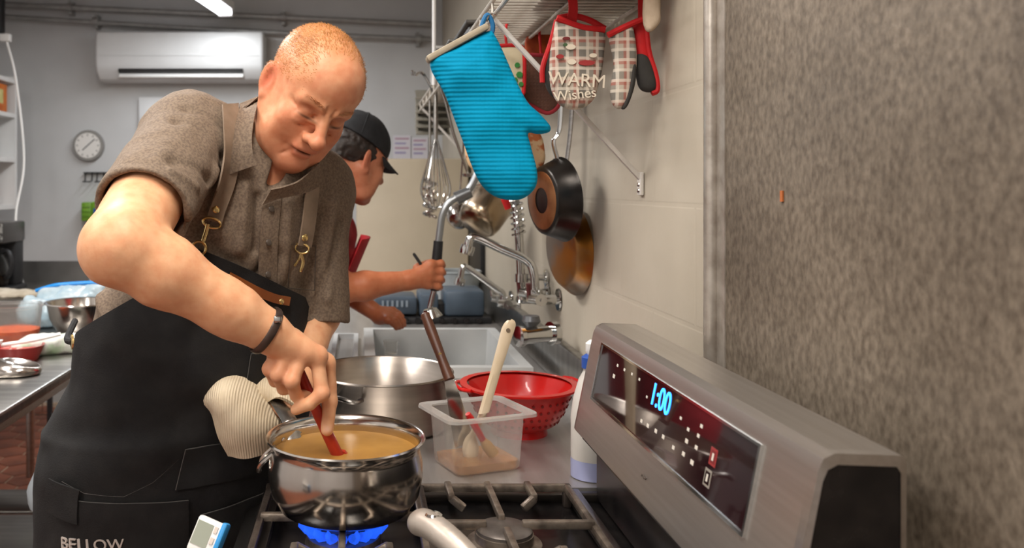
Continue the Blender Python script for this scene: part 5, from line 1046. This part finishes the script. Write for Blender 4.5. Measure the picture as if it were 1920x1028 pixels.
for (a, b, w_, am) in [((325, 300), (395, 340), .010, -.005), ((320, 320), (370, 350), .008, .003), ((330, 225), (420, 300), .010, -.005), ((350, 205), (430, 250), .01, -.004), ((430, 330), (350, 430), .011, -.008), ((405, 320), (330, 420), .01, .005), ((445, 300), (390, 420), .009, -.006), ((460, 350), (450, 470), .010, .005), ((485, 370), (480, 470), .009, -.005), ((540, 390), (530, 520), .012, .004), ((600, 400), (575, 560), .012, -.006), ((625, 380), (612, 560), .012, .005), ((640, 420), (590, 590), .01, -.005), ((200, 520), (250, 600), .012, -.006), ((190, 560), (215, 620), .012, .006), ((250, 330), (330, 380), .01, -.003), ((375, 420), (440, 520), .012, -.005), ((520, 480), (440, 560), .012, -.004)]:
    crease(sv(*a), sv(*b), w_, am)
dsp += .0032*vnoise(V*[1, 1, .7], 20, 11)+.0015*vnoise(V, 48, 12)
V = V+N_*dsp[:, None]
so = link('shirt', np_mesh('shirt', V, Q), shirtm, cook); so['label'] = 'heathered brown short-sleeved shirt'
# collar: two folded leaves round the neck
cax = HL((0, -.03, -.04))-Nk; cax = cax/np.linalg.norm(cax)+.35*lean; cax /= np.linalg.norm(cax); cF = Fd-cax*(Fd@cax); cF /= np.linalg.norm(cF); cR = np.cross(cF, cax)
cb = Nk+cax*.01
for s in (1, -1):
    rows = []; need = []
    for i in range(21):
        a = math.radians(24+156*i/20); dirv = cF*math.cos(a)+cR*math.sin(a)*s; tip = max(0, 1-i/7)**1.3
        ins = cb+dirv*(.066-.004*tip)+cax*(.02-.02*tip); top = cb+dirv*(.0715-.002*tip)+cax*(.034-.024*tip); mid = cb+dirv*.08+cax*(.018-.026*tip); low = cb+dirv*(.088+.012*tip)+cax*(-.012-.036*tip)+cF*.012*tip
        row = np.array([npv(v) for v in crom([Vector(v) for v in (ins, top, mid, low)], 3)]); nd = 0
        for j in range(4, len(row)):
            q = row[j].copy(); k = 0
            while shirt.ev(q[None])[0] < .006 and k < 30: q += dirv*.002; k += 1
            nd = max(nd, k*.002*(len(row)-1-3)/(j-3) if j > 5 else k*.002)
        rows.append((row, dirv)); need.append(min(nd, .03))
    need = np.convolve(np.pad(need, 2, 'edge'), np.ones(5)/5, 'valid'); need = np.maximum(need, .0)
    G = [[row[j]+dirv*need[i]*np.clip((j-3)/(len(row)-4), 0, 1) for j in range(len(row))] for i, (row, dirv) in enumerate(rows)]
    MB().sheet(G, .003*s).build('collar', shirtm, so)
def leaf(inner, outer, n=5):
    A_ = crom([Vector((x, y, 0)) for x, y in inner], n); B_ = crom([Vector((x, y, 0)) for x, y in outer], n); G = []
    for p_, q_ in zip(A_, B_):
        row = []
        for k in range(6):
            t_ = k/5; c_ = p_.lerp(q_, t_); h = hit(c_.x, c_.y, shirt, .016*(1-t_)**1.5+.0065); row.append(h or (row[-1] if row else P(c_.x, c_.y, 1.5)))
        G.append(row)
    o = MB().sheet(G, .003).build('collar', shirtm, so); return o
leaf([(488, 182), (478, 220), (473, 255), (474, 285), (482, 309)], [(450, 197), (440, 235), (434, 275), (430, 305), (427, 327)])
leaf([(507, 354), (530, 349), (556, 340), (580, 322), (597, 305)], [(490, 384), (521, 372), (552, 366), (580, 358), (606, 344)])
# placket and buttons
pk = [(512, 362), (508, 400), (505, 440), (503, 480), (502, 520), (502, 550)]; pts = [hit(x, y, shirt, .003) for x, y in pk]
G = [[hit(x-17, y, shirt, .0035) or P(x-17, y, 1.4), hit(x, y, shirt, .0045) or P(x, y, 1.4), hit(x+17, y, shirt, .0035) or P(x+17, y, 1.4)] for x, y in pk]; MB().sheet(G, .003).build('placket', shirtm, so)
btn = mat('shirt_button', '#4a4038', .35)
for (x, y) in [(509, 392), (504, 455), (503, 515)]:
    p = hit(x, y, shirt, .006); MB().lathe([(0, .002), (.004, .002), (.0055, .001), (.0055, 0), (0, 0)], p, (.6, -.75, .25), 14).build('button', btn, so)
p0 = [hit(x, y, shirt, .003) for x, y in ((545, 458), (592, 462), (590, 545), (540, 540))]; 
if all(p0):
    MB().tube(p0, .0012, 6, True).build('pocket_seam', btn, so)
# trousers and shoes
tr_ = SDF(); pants = mat('khaki_trousers', '#a89a83', .85, 0, '#968872', 200, bump=.2, bs=300)
hipc = HC+np.array([0, 0, -.02]); tr_.u(s_ell(hipc, (.185, .135, .14), np.stack([Rd, Fd, Up], 1)), .02)
for s in (1, -1):
    h0 = hipc+Rd*s*.09-np.array([0, 0, .05]); kn = np.array([hipc[0], hipc[1], .49])+Rd*s*.11+Fd*.0; an = np.array([hipc[0], hipc[1], .07])+Rd*s*.13-Fd*.05
    tr_.u(s_cap(h0, kn, .092, .07), .05); tr_.u(s_cap(kn, an, .07, .06), .03)
tr_.cut((0, 0, .05), (0, 0, -1))
V, Q = tr_.mesh(.008); V = relax(V, Q, 2); V = V+vnorm(V, Q)*(.004*vnoise(V, 18, 5))[:, None]; link('trousers', np_mesh('trousers', V, Q), pants, cook)
for s in (1, -1):
    an = np.array([hipc[0], hipc[1], 0])+Rd*s*.13-Fd*.05; S_ = SDF().u(s_cap(an+[0, 0, .05], an+Fd*.03+np.array([0, 0, .05]), .048, .045), .02).u(s_cap(an+Fd*.05+np.array([0, 0, .04]), an+Fd*.17+np.array([0, 0, .032]), .044, .036), .04).u(s_cap(an-Fd*.05+np.array([0, 0, .035]), an+Fd*.0+np.array([0, 0, .035]), .036, .04), .03).cut((0, 0, .001), (0, 0, -1)); V, Q = S_.mesh(.006); link('shoe', np_mesh('shoe', relax(V, Q, 2), Q), blackm, cook)
# apron
skirt = SDF(); torso(skirt, .012); skirt.u(s_ell((-.402, 1.5, 1.15), (.088, .093, .148)), .06); RTs = np.stack([Rd, Fd, Up], 1)
skirt.u(s_ell(HC+np.array([-.005, 0, .02]), (.245, .165, .22), RTs), .06)
sk1 = np.array([HC[0]-.02, HC[1], .6])
def f_sk(X, Y, Z):
    t = np.clip((.98-Z)/.5, 0, 1); cx_ = HC[0]-.02*t; a = (X-cx_)*Rd[0]+(Y-HC[1])*Rd[1]; b = (X-cx_)*Fd[0]+(Y-HC[1])*Fd[1]; rx = .238+.055*t; ry = .162+.02*t
    return np.maximum((np.sqrt((a/rx)**2+(b/ry)**2)-1)*np.minimum(rx, ry), np.maximum(Z-.99, .3-Z))
skirt.u((f_sk, np.array([-.7, 1.2, .3]), np.array([.1, 2, .99])), .05)
ZH = .52
def axis_at(z): 
    t = np.clip((z-HC[2])/(M[2]-HC[2]), 0, 1); return HC[None]*(1-t[:, None])+M[None]*t[:, None]
def apron_pt(phi, z, off=.0):
    """points on the apron surface at angle phi (deg from the front, + = his right) and height z"""
    phi = np.radians(np.asarray(phi, float)); z = np.asarray(z, float); A = axis_at(z); A[:, 2] = z
    D = np.cos(phi)[:, None]*Fd+np.sin(phi)[:, None]*Rd; rs = np.linspace(.02, .5, 120); Pn = A[:, None]+D[:, None]*rs[None, :, None]; v = skirt.ev(Pn)-off
    ins = v < 0; last = ins.shape[1]-1-np.argmax(ins[:, ::-1], 1); last = np.minimum(last, 118); i = np.arange(len(z)); v0 = v[i, last]; v1 = v[i, last+1]; r = rs[last]+(rs[1]-rs[0])*np.clip(v0/(v0-v1+1e-9), 0, 1)
    lo = np.clip((.98-z)/.35, 0, 1); ph = phi
    r = r+lo*(.008*np.sin(ph*7+z*3)+.006*np.sin(ph*12+1+z*5))+.0028*np.sin(z*55+ph*4)*np.exp(-((z-1.0)/.1)**2)+.003*np.sin(z*38-ph*6)*np.clip(1-abs(z-1.12)/.15, 0, 1)
    q0 = A+D*r[:, None]; r = r+.0042*vnoise(q0*[1, 1, .6], 15, 41)+.0022*vnoise(q0*[1, 1, .8], 36, 42)
    return A+D*r[:, None]
PHR = lambda v: 108-np.clip((v-.80)/.2, 0, 1)**.75*50
PHL = lambda v: -(108-np.clip((v-.78)/.22, 0, 1)**.75*74)
ZTOP = lambda u: 1.232+(1.332-1.232)*u          # u = 0 at his left, 1 at his right
nu, nv = 121, 150; U, VV = np.meshgrid(np.linspace(0, 1, nu), np.linspace(0, 1, nv), indexing='ij')
PH = PHL(VV)+(PHR(VV)-PHL(VV))*U; ZZ = ZH+VV*(ZTOP(U)-ZH)
AP = np.concatenate([apron_pt(PH[i], ZZ[i]) for i in range(nu)]).reshape(nu, nv, 3)
apm = weave(mat('black_canvas', '#0f0e0f', .85, 0, '#1b1a19', 30, (.4, .75), .3, 400), 420, .15)
ap_ = MB().sheet(AP, .003).build('apron', apm, cook); ap_['label'] = 'black canvas apron with pockets'
stm = mat('grey_stitch', '#55524f', .8)
def seam(uv, r=.0009, nm='stitch', m=stm, off=.0015):
    u = np.concatenate([np.linspace(a[0], b[0], 24) for a, b in zip(uv, uv[1:])]); z = np.concatenate([np.linspace(a[1], b[1], 24) for a, b in zip(uv, uv[1:])])
    MB().tube([Vector(p) for p in apron_pt(u, z, off)], r, 5).build(nm, m, ap_)
def patch(p0, p1, z00, z01, z10, z11, off, nm, m=apm, n=24):
    G = []
    for i in range(n+1):
        s = i/n; zb = z00+(z10-z00)*s; zt = z01+(z11-z01)*s; G.append(apron_pt(np.full(n+1, p0+(p1-p0)*s), np.linspace(zb, zt, n+1), off))
    o = MB().sheet(np.array(G), .0035).build(nm, m, ap_); seam([(p0, z00), (p0, z01)], off=off+.001); seam([(p0, z01), (p1, z11)], off=off+.001); seam([(p1, z11), (p1, z10)], off=off+.001); seam([(p0+(p1-p0)*.0, z01-.012), (p1, z11-.012)], off=off+.001); return o
patch(28, 80, .70, .915, .68, .925, .005, 'hip_pocket'); patch(-30, 22, .72, .90, .72, .885, .006, 'front_pocket'); patch(-8, 34, .935, 1.0, .935, 1.0, .004, 'upper_pocket'); patch(-32, 10, 1.04, 1.145, 1.04, 1.15, .004, 'bib_pocket')
seam([(14, 1.19), (14, 1.06), (-25, 1.045)], .0009); seam([(26, 1.17), (40, 1.05), (62, 1.03)], .0008); seam([(96, 1.15), (97, .95), (98, .7)], .0008)
seam([(80, .95), (70, .935), (55, .93), (45, .95), (36, .985), (10, .99), (-20, .975)], .0016, 'pocket_edge'); seam([(57, 1.322), (18, 1.275), (-21, 1.228)], .0012, 'top_hem')
o = MB().sheet(np.array([apron_pt(np.linspace(84, 70, 8), np.full(8, z) + np.linspace(0, -.012, 8), .012) for z in np.linspace(.955, .9, 8)]), .003).build('towel_loop', apm, ap_)
# leather strip, straps, hooks, grommet
tan = mat('tan_leather', '#8a4c1c', .45, 0, '#743c14', 20, bump=.2, bs=120); taupe = mat('taupe_strap', '#857260', .6, 0, '#746250', 30, bump=.2, bs=150)
def ribbon(pix, half, sdf, off, th, nm, m, par, n=6):
    c = [Vector((x, y, 0)) for x, y in pix]; c = crom(c, n); G = []
    for i, q in enumerate(c):
        a = c[min(i+1, len(c)-1)]-c[max(i-1, 0)]; a.normalize(); nrm = Vector((-a.y, a.x, 0)); hw = half if not callable(half) else half(i/(len(c)-1)); row = []
        for k in (-1, -.4, .4, 1):
            h = hit(q.x+nrm.x*hw*k, q.y+nrm.y*hw*k, sdf, off); row.append(h)
        if all(row) : G.append(row)
    return MB().sheet(G, th).build(nm, m, par)
allc = SDF(); allc.ops = list(skirt.ops)
ls = ribbon([(428, 518), (455, 532), (485, 548), (515, 560), (541, 565)], 8.5, skirt, .006, .004, 'leather_strip', tan, ap_)
for x, y in ((432, 520), (527, 565)): MB().lathe([(0, .003), (.004, .0022), (.0062, 0)], hit(x, y, skirt, .009), (.5, -.8, .3), 14).build('rivet', gold, ls)
sR = ribbon([(431, 196), (433, 240), (434, 290), (424, 345), (408, 392), (401, 416)], 15, shirt, .006, .003, 'strap', taupe, ap_); sL = ribbon([(588, 322), (584, 360), (580, 400), (575, 435), (570, 462)], 12, shirt, .006, .003, 'strap', taupe, ap_)
for (x, y, pr) in ((405, 392, sR), (571, 445, sL)): MB().lathe([(0, .003), (.005, .0022), (.0072, 0)], hit(x, y, shirt, .009), (.5, -.8, .3), 14).build('rivet', gold, pr)
def loop(cx_, cy_, rx, ry, d, r, nm, par, tilt=0):
    pts = []
    for k in range(20):
        a = 2*math.pi*k/20; x = rx*math.cos(a); y = ry*math.sin(a); pts.append(P(cx_+x*math.cos(tilt)-y*math.sin(tilt), cy_+x*math.sin(tilt)+y*math.cos(tilt), d))
    return MB().tube(pts, r, 8, True).build(nm, gold, par)
dR = hit(398, 420, shirt).y-.012; dL = hit(566, 470, shirt).y-.012
loop(397, 418, 17, 9, dR, .0022, 'strap_buckle', ap_, .3); MB().tube(crom([P(390, 420, dR), P(386, 436, dR), P(380, 455, dR-.004)], 5), [.004]*10+[.0032], 10).build('snap_hook', gold, ap_); loop(373, 466, 13, 13, hit(373, 466, skirt).y-.01, .0026, 'ring', ap_)
loop(566, 466, 13, 9, dL, .002, 'strap_buckle', ap_, .2); MB().tube(crom([P(564, 474, dL), P(561, 485, dL), P(552, 499, dL)], 4), .0022, 8).build('snap_hook', gold, ap_); MB().tube(crom([P(564, 476, dL), P(568, 492, dL), P(563, 510, dL)], 4), [.003]*8+[.0022], 8).build('snap_hook', gold, ap_)
gp_ = apron_pt([104], [1.165], .004)[0]; n_ = Fd*math.cos(math.radians(104))+Rd*math.sin(math.radians(104))
MB().lathe([(.006, 0), (.0075, .004), (.0125, .003), (.0135, 0)], Vector(gp_), Vector(n_), 20).build('grommet', gold, ap_)
o_ = MB().tube(crom([Vector(gp_), Vector(gp_)+Vector((-.02, .03, .0)), Vector(gp_)+Vector((-.03, .1, .02))], 6), .006, 8).build('waist_tie', apm, ap_)
LPH = 66; tp = apron_pt([LPH], [.853], .0075)[0]; n_ = Vector(Fd*math.cos(math.radians(LPH))+Rd*math.sin(math.radians(LPH))); tx = Vector((0, 0, 1)).cross(n_)
def on_apron(v):
    d_ = Vector(v)-Vector(tp); q = apron_pt([LPH-math.degrees(d_.dot(tx)/.26)], [v[2]], .0085+d_.dot(n_))[0]; return Vector(q)
place_text('lettering', 'BELLOW', .027, Vector(tp), tx, (0, 0, 1), mat('pale_letter', '#b9b0a8', .6), ap_, .0012, on_apron)
# bracelet
wd = (W-E_)/np.linalg.norm(W-E_); bc = Vector(W-wd*.004); rg_ = []
ux_ = Vector(wd).orthogonal().normalized(); uy_ = Vector(wd).cross(ux_); brm = mat('dark_bracelet', '#2a211e', .35, .3, '#4a3a33', 30)
G = [[bc+(ux_*math.cos(a)+uy_*math.sin(a))*rr+Vector(wd)*o for rr, o in ((.0352, -.006), (.037, -.003), (.037, .003), (.0352, .006))] for a in [2*math.pi*k/40 for k in range(41)]]
br = MB().sheet(G).build('bracelet', brm, cook); MB().box(bc+Vector((.02, -.028, .02)), (.012, .006, .01), None, .002).build('clasp', chrome, br)
# towel on the pot handle (cream cloth)
towm = weave(mat('cream_towel', '#d3c3a8', .9, 0, '#c2b195', 14, bump=.4, bs=150), 75, .5, (0,), .002)
tw = thing('pot_towel', 'folded cream cloth wrapped round the saucepan handle', 'cloth', P(470, 770, 1.42))
def drape(name, rows, th=.006, n=5, seed=0):
    A_ = [crom([P(*q) for q in r], n) for r in rows]; m_ = len(A_[0]); cols = [crom([A_[i][j] for i in range(len(A_))], n) for j in range(m_)]; G = np.array([[tuple(v) for v in c] for c in cols]); f = G.reshape(-1, 3)
    G = G+np.stack([0*f[:, 0], .005*vnoise(f, 30, seed), .003*vnoise(f, 40, seed+1)], 1).reshape(G.shape); return MB().sheet(G, th).build(name, towm, tw)
drape('near_fold', [[(382, 720, 1.44), (418, 712, 1.42), (456, 696, 1.46), (474, 714, 1.48)], [(383, 752, 1.42), (420, 742, 1.37), (468, 732, 1.42), (492, 745, 1.45)], [(402, 774, 1.42), (430, 785, 1.36), (480, 775, 1.37), (510, 780, 1.42)], [(416, 820, 1.41), (445, 822, 1.37), (490, 812, 1.37), (524, 800, 1.41)], [(432, 850, 1.42), (460, 856, 1.39), (490, 848, 1.39), (516, 836, 1.42)]], seed=21)
drape('far_fold', [[(474, 722, 1.47), (495, 708, 1.48), (525, 708, 1.48), (548, 722, 1.47)], [(482, 735, 1.44), (505, 722, 1.44), (535, 730, 1.44), (560, 748, 1.44)], [(500, 752, 1.44), (520, 748, 1.42), (545, 760, 1.42), (562, 776, 1.42)]], seed=25)
drape('under_fold', [[(474, 716, 1.475), (480, 735, 1.48), (500, 760, 1.47), (520, 790, 1.45)], [(456, 705, 1.50), (470, 740, 1.52), (490, 770, 1.50), (510, 800, 1.46)]], seed=27)
# -------------------------------------------------------------- helper at the sink
h2 = thing('person', 'person in red shirt and black cap rinsing at the sink', 'person', (-.26, 2.62, 0))
f2 = np.array([.72, .6, -.36]); f2 /= np.linalg.norm(f2); u2 = np.array([.3, .1, 1.]); u2 -= f2*(u2@f2); u2 /= np.linalg.norm(u2); r2_ = np.cross(f2, u2); R2 = np.stack([r2_, f2, u2], 1); T2 = npv(P(666, 297, 2.58))
b2 = SDF(); L2 = head_prims(b2, R2, T2, 1.0); n2_ = np.array([-.1, 2.6, 1.36]); b2.u(s_cap(L2((0, -.03, -.03)), n2_, .05, .058), .03); 
sr = np.array([-.13, 2.42, 1.29]); sl2 = np.array([-.08, 2.8, 1.29]); c2 = np.array([-.17, 2.61, 1.2]); hp2 = np.array([-.28, 2.62, .93])
RT2 = np.stack([np.array([-.13, -.99, 0]), np.array([.99, -.13, 0]), Up], 1)
b2.u(s_ell(c2, (.16, .09, .17), RT2), .04); b2.u(s_cap(n2_, sr, .04, .045), .05); b2.u(s_cap(n2_, sl2, .04, .045), .05)
er = npv(P(640, 542, 2.42)); wr = npv(P(765, 526, 2.46)); el2 = npv(P(645, 545, 2.78)); wl2 = npv(P(712, 592, 2.72))
b2.u(s_cap(sr, er, .047, .04), .02); b2.u(s_cap(er, er+(wr-er)*.35, .038, .04), .02); b2.u(s_cap(er+(wr-er)*.35, wr, .04, .027), .02)
b2.u(s_cap(sl2, el2, .045, .038), .02); b2.u(s_cap(el2, wl2, .037, .026), .02)
dd = 2.5
hand(b2, wr, [[P(808, 496, dd-.03), P(827, 494, dd-.025), P(830, 498, dd+.01), P(818, 500, dd+.03)], [P(806, 510, dd-.035), P(828, 509, dd-.028), P(831, 512, dd+.01), P(818, 514, dd+.03)], [P(804, 522, dd-.035), P(826, 523, dd-.028), P(829, 526, dd+.01), P(817, 528, dd+.03)], [P(802, 533, dd-.03), P(821, 537, dd-.025), P(825, 539, dd+.01), P(814, 540, dd+.028)]], [P(786, 505, dd), P(802, 497, dd+.03), P(815, 492, dd+.045), P(822, 488, dd+.05)], pr=.014, fr=.0095)
hand(b2, wl2, [[P(733, 588, 2.72), P(748, 592, 2.70), P(756, 602, 2.70), P(758, 610, 2.70)], [P(731, 592, 2.70), P(746, 598, 2.68), P(753, 607, 2.68), P(754, 613, 2.68)], [P(729, 597, 2.68), P(742, 603, 2.66), P(748, 611, 2.66), P(749, 615, 2.665)], [P(727, 600, 2.665), P(737, 606, 2.65), P(742, 612, 2.65), P(743, 616, 2.655)]], [P(722, 586, 2.74), P(736, 584, 2.76), P(746, 589, 2.77), P(753, 594, 2.77)], pr=.013, fr=.009)
V, Q = b2.mesh(.0035); V = relax(V, Q, 1, .4); col = np.tile(np.array(lin('#b5714f')), (len(V), 1)); lp2 = (V-T2)@R2
col_mix(col, sstep(.2, .15, np.linalg.norm(lp2, axis=1))*.5, '#c48a6e')
for s in (1, -1): col_mix(col, .6*np.exp(-(((lp2-np.array([s*.082, -.012, 0]))/np.array([.012, .025, .035]))**2).sum(1)), '#c4705a'); col_mix(col, .9*np.exp(-(((lp2-np.array([s*.031, .089, -.0035]))/np.array([.016, .02, .003]))**2).sum(1)), '#3a241c')
me = np_mesh('helper_body', V, Q); set_col(me, col); link('body', me, skinm, h2)
# hair
hs = SDF().u(s_ell(L2((0, -.022, .03)), (.082, .1, .08), R2)).u(s_ell(L2((0, -.085, -.03)), (.05, .03, .05), R2), .03).cut(L2((0, 0, -.025)), -R2[:, 2]); hs.sub(s_ell(L2((0, .085, -.03)), (.085, .09, .1), R2), .01); V, Q = hs.mesh(.004); V = V+vnorm(V, Q)*(.003*vnoise(V, 110, 3))[:, None]; link('hair', np_mesh('hair', V, Q), mat('dark_hair', '#1f1815', .55, 0, '#2e241f', 60, bump=.6, bs=150), h2)
# cap
cm = weave(mat('black_cap', '#141518', .8, 0, '#1d1e21', 40, bump=.2, bs=300), 300, .1); cp = thing('baseball_cap', 'black baseball cap worn by the person at the sink', 'cap', L2((0, 0, .05)))
cs_ = SDF().u(s_ell(L2((0, -.012, .048)), (.089, .11, .094), R2)).cut(L2((0, 0, .04)), -(R2@np.array([0, .18, .98]))).sub(s_ell(L2((0, -.012, .04)), (.083, .103, .088), R2), .003); V, Q = cs_.mesh(.0035); link('crown', np_mesh('crown', V, Q), cm, cp)
G = []
for i in range(15):
    a = math.radians(-62+124*i/14); row = []
    for j in range(6):
        s = j/5; x = math.sin(a)*(.088+.004*s); y = -.012+math.cos(a)*.108+s*.072*max(0, math.cos(a*1.25)); row.append(L2((x, y, .034-.012*s-abs(math.sin(a))*.016*(.4+s)-.02*max(0, y-.09)+.0)))
    G.append(row)
MB().sheet(G, .004).build('brim', cm, cp); MB().lathe([(0, .006), (.006, .004), (.008, 0)], L2((0, -.012, .141)), R2[:, 2], 12).build('top_button', cm, cp)
for s in range(6):
    a = s*math.pi/3; MB().tube([L2((math.sin(a)*.0895*math.sin(t), -.012+math.cos(a)*.1105*math.sin(t), .048+.0945*math.cos(t))) for t in np.linspace(.08, 1.45, 10)], .0012, 5).build('seam', cm, cp)
# red shirt, apron bib and trousers
rs2 = SDF().u(s_ell(c2, (.185, .115, .2), RT2), .04).u(s_cap(n2_-np.array([.01, 0, .05]), sr, .06, .062), .05).u(s_cap(n2_-np.array([.01, 0, .05]), sl2, .06, .062), .05).u(s_ell(hp2+[0, 0, .05], (.19, .13, .2), RT2), .08)
rs2.u(s_cap(sr, sr+(er-sr)*.55, .062, .058), .03).u(s_cap(sl2, sl2+(el2-sl2)*.55, .06, .056), .03).sub(s_cap(L2((0, -.03, -.06)), n2_, .055, .062), .01); V, Q = rs2.mesh(.006); V = V+vnorm(V, Q)*(.004*vnoise(V, 22, 6))[:, None]; link('shirt', np_mesh('shirt', V, Q), mat('red_shirt', '#a3161f', .8, 0, '#8c1019', 30, bump=.2, bs=250), h2)
G = [[Vector((-.05+.05*math.cos(a)-.12*(1-v)*0+.03, 2.61+.14*math.sin(a), .78+v*.5)) for a in np.linspace(-1.1, 1.1, 12)] for v in np.linspace(0, 1, 10)]
G = [[p+Vector((-.21*(1-i/9)+(.0 if i < 7 else .0), 0, 0)) for p in row] for i, row in enumerate(G)]; MB().sheet(G, .003).build('apron_bib', mat('red_apron', '#b01822', .75, 0, '#9a111a', 30), h2)
t2 = SDF().u(s_ell(hp2, (.17, .12, .13), RT2), .03)
for s in (-1, 1): t2.u(s_cap(hp2+[0, s*.08, -.05], (hp2[0], hp2[1]+s*.1, .48), .08, .062), .05); t2.u(s_cap((hp2[0], hp2[1]+s*.1, .48), (hp2[0]-.02, hp2[1]+s*.11, .06), .062, .052), .03)
t2.cut((0, 0, .04), (0, 0, -1)); V, Q = t2.mesh(.01); link('trousers', np_mesh('trousers', relax(V, Q, 2), Q), mat('dark_trousers', '#2b2c33', .85), h2)
for s in (-1, 1):
    an = np.array([hp2[0]-.02, hp2[1]+s*.11, 0]); S_ = SDF().u(s_cap(an+[0, 0, .045], an+[.02, 0, .045], .042, .04), .02).u(s_cap(an+[.04, 0, .035], an+[.15, 0, .03], .04, .033), .04).cut((0, 0, .001), (0, 0, -1)); V, Q = S_.mesh(.007); link('shoe', np_mesh('shoe', relax(V, Q, 2), Q), blackp, h2)
a, b = P(775, 475, 2.47), P(792, 500, 2.47); o = MB().tube([a, a.lerp(b, .1), b+(b-a)*.8], [.003, .0045, .0045], 8).build('black_pen', blackp, None, b); tag(o, 'black pen held upright in the fist of the person at the sink', 'pen')
c = P(733, 612, 2.66); c.z = KZ+.001; t = thing('clear_cup', 'small clear cup under the resting hand at the sink edge', 'cup', c); MB().lathe([(0, 0), (.02, 0), (.025, .042), (.023, .042), (.0185, .003), (0, .003)], c, n=24).build('cup', clearp, t)
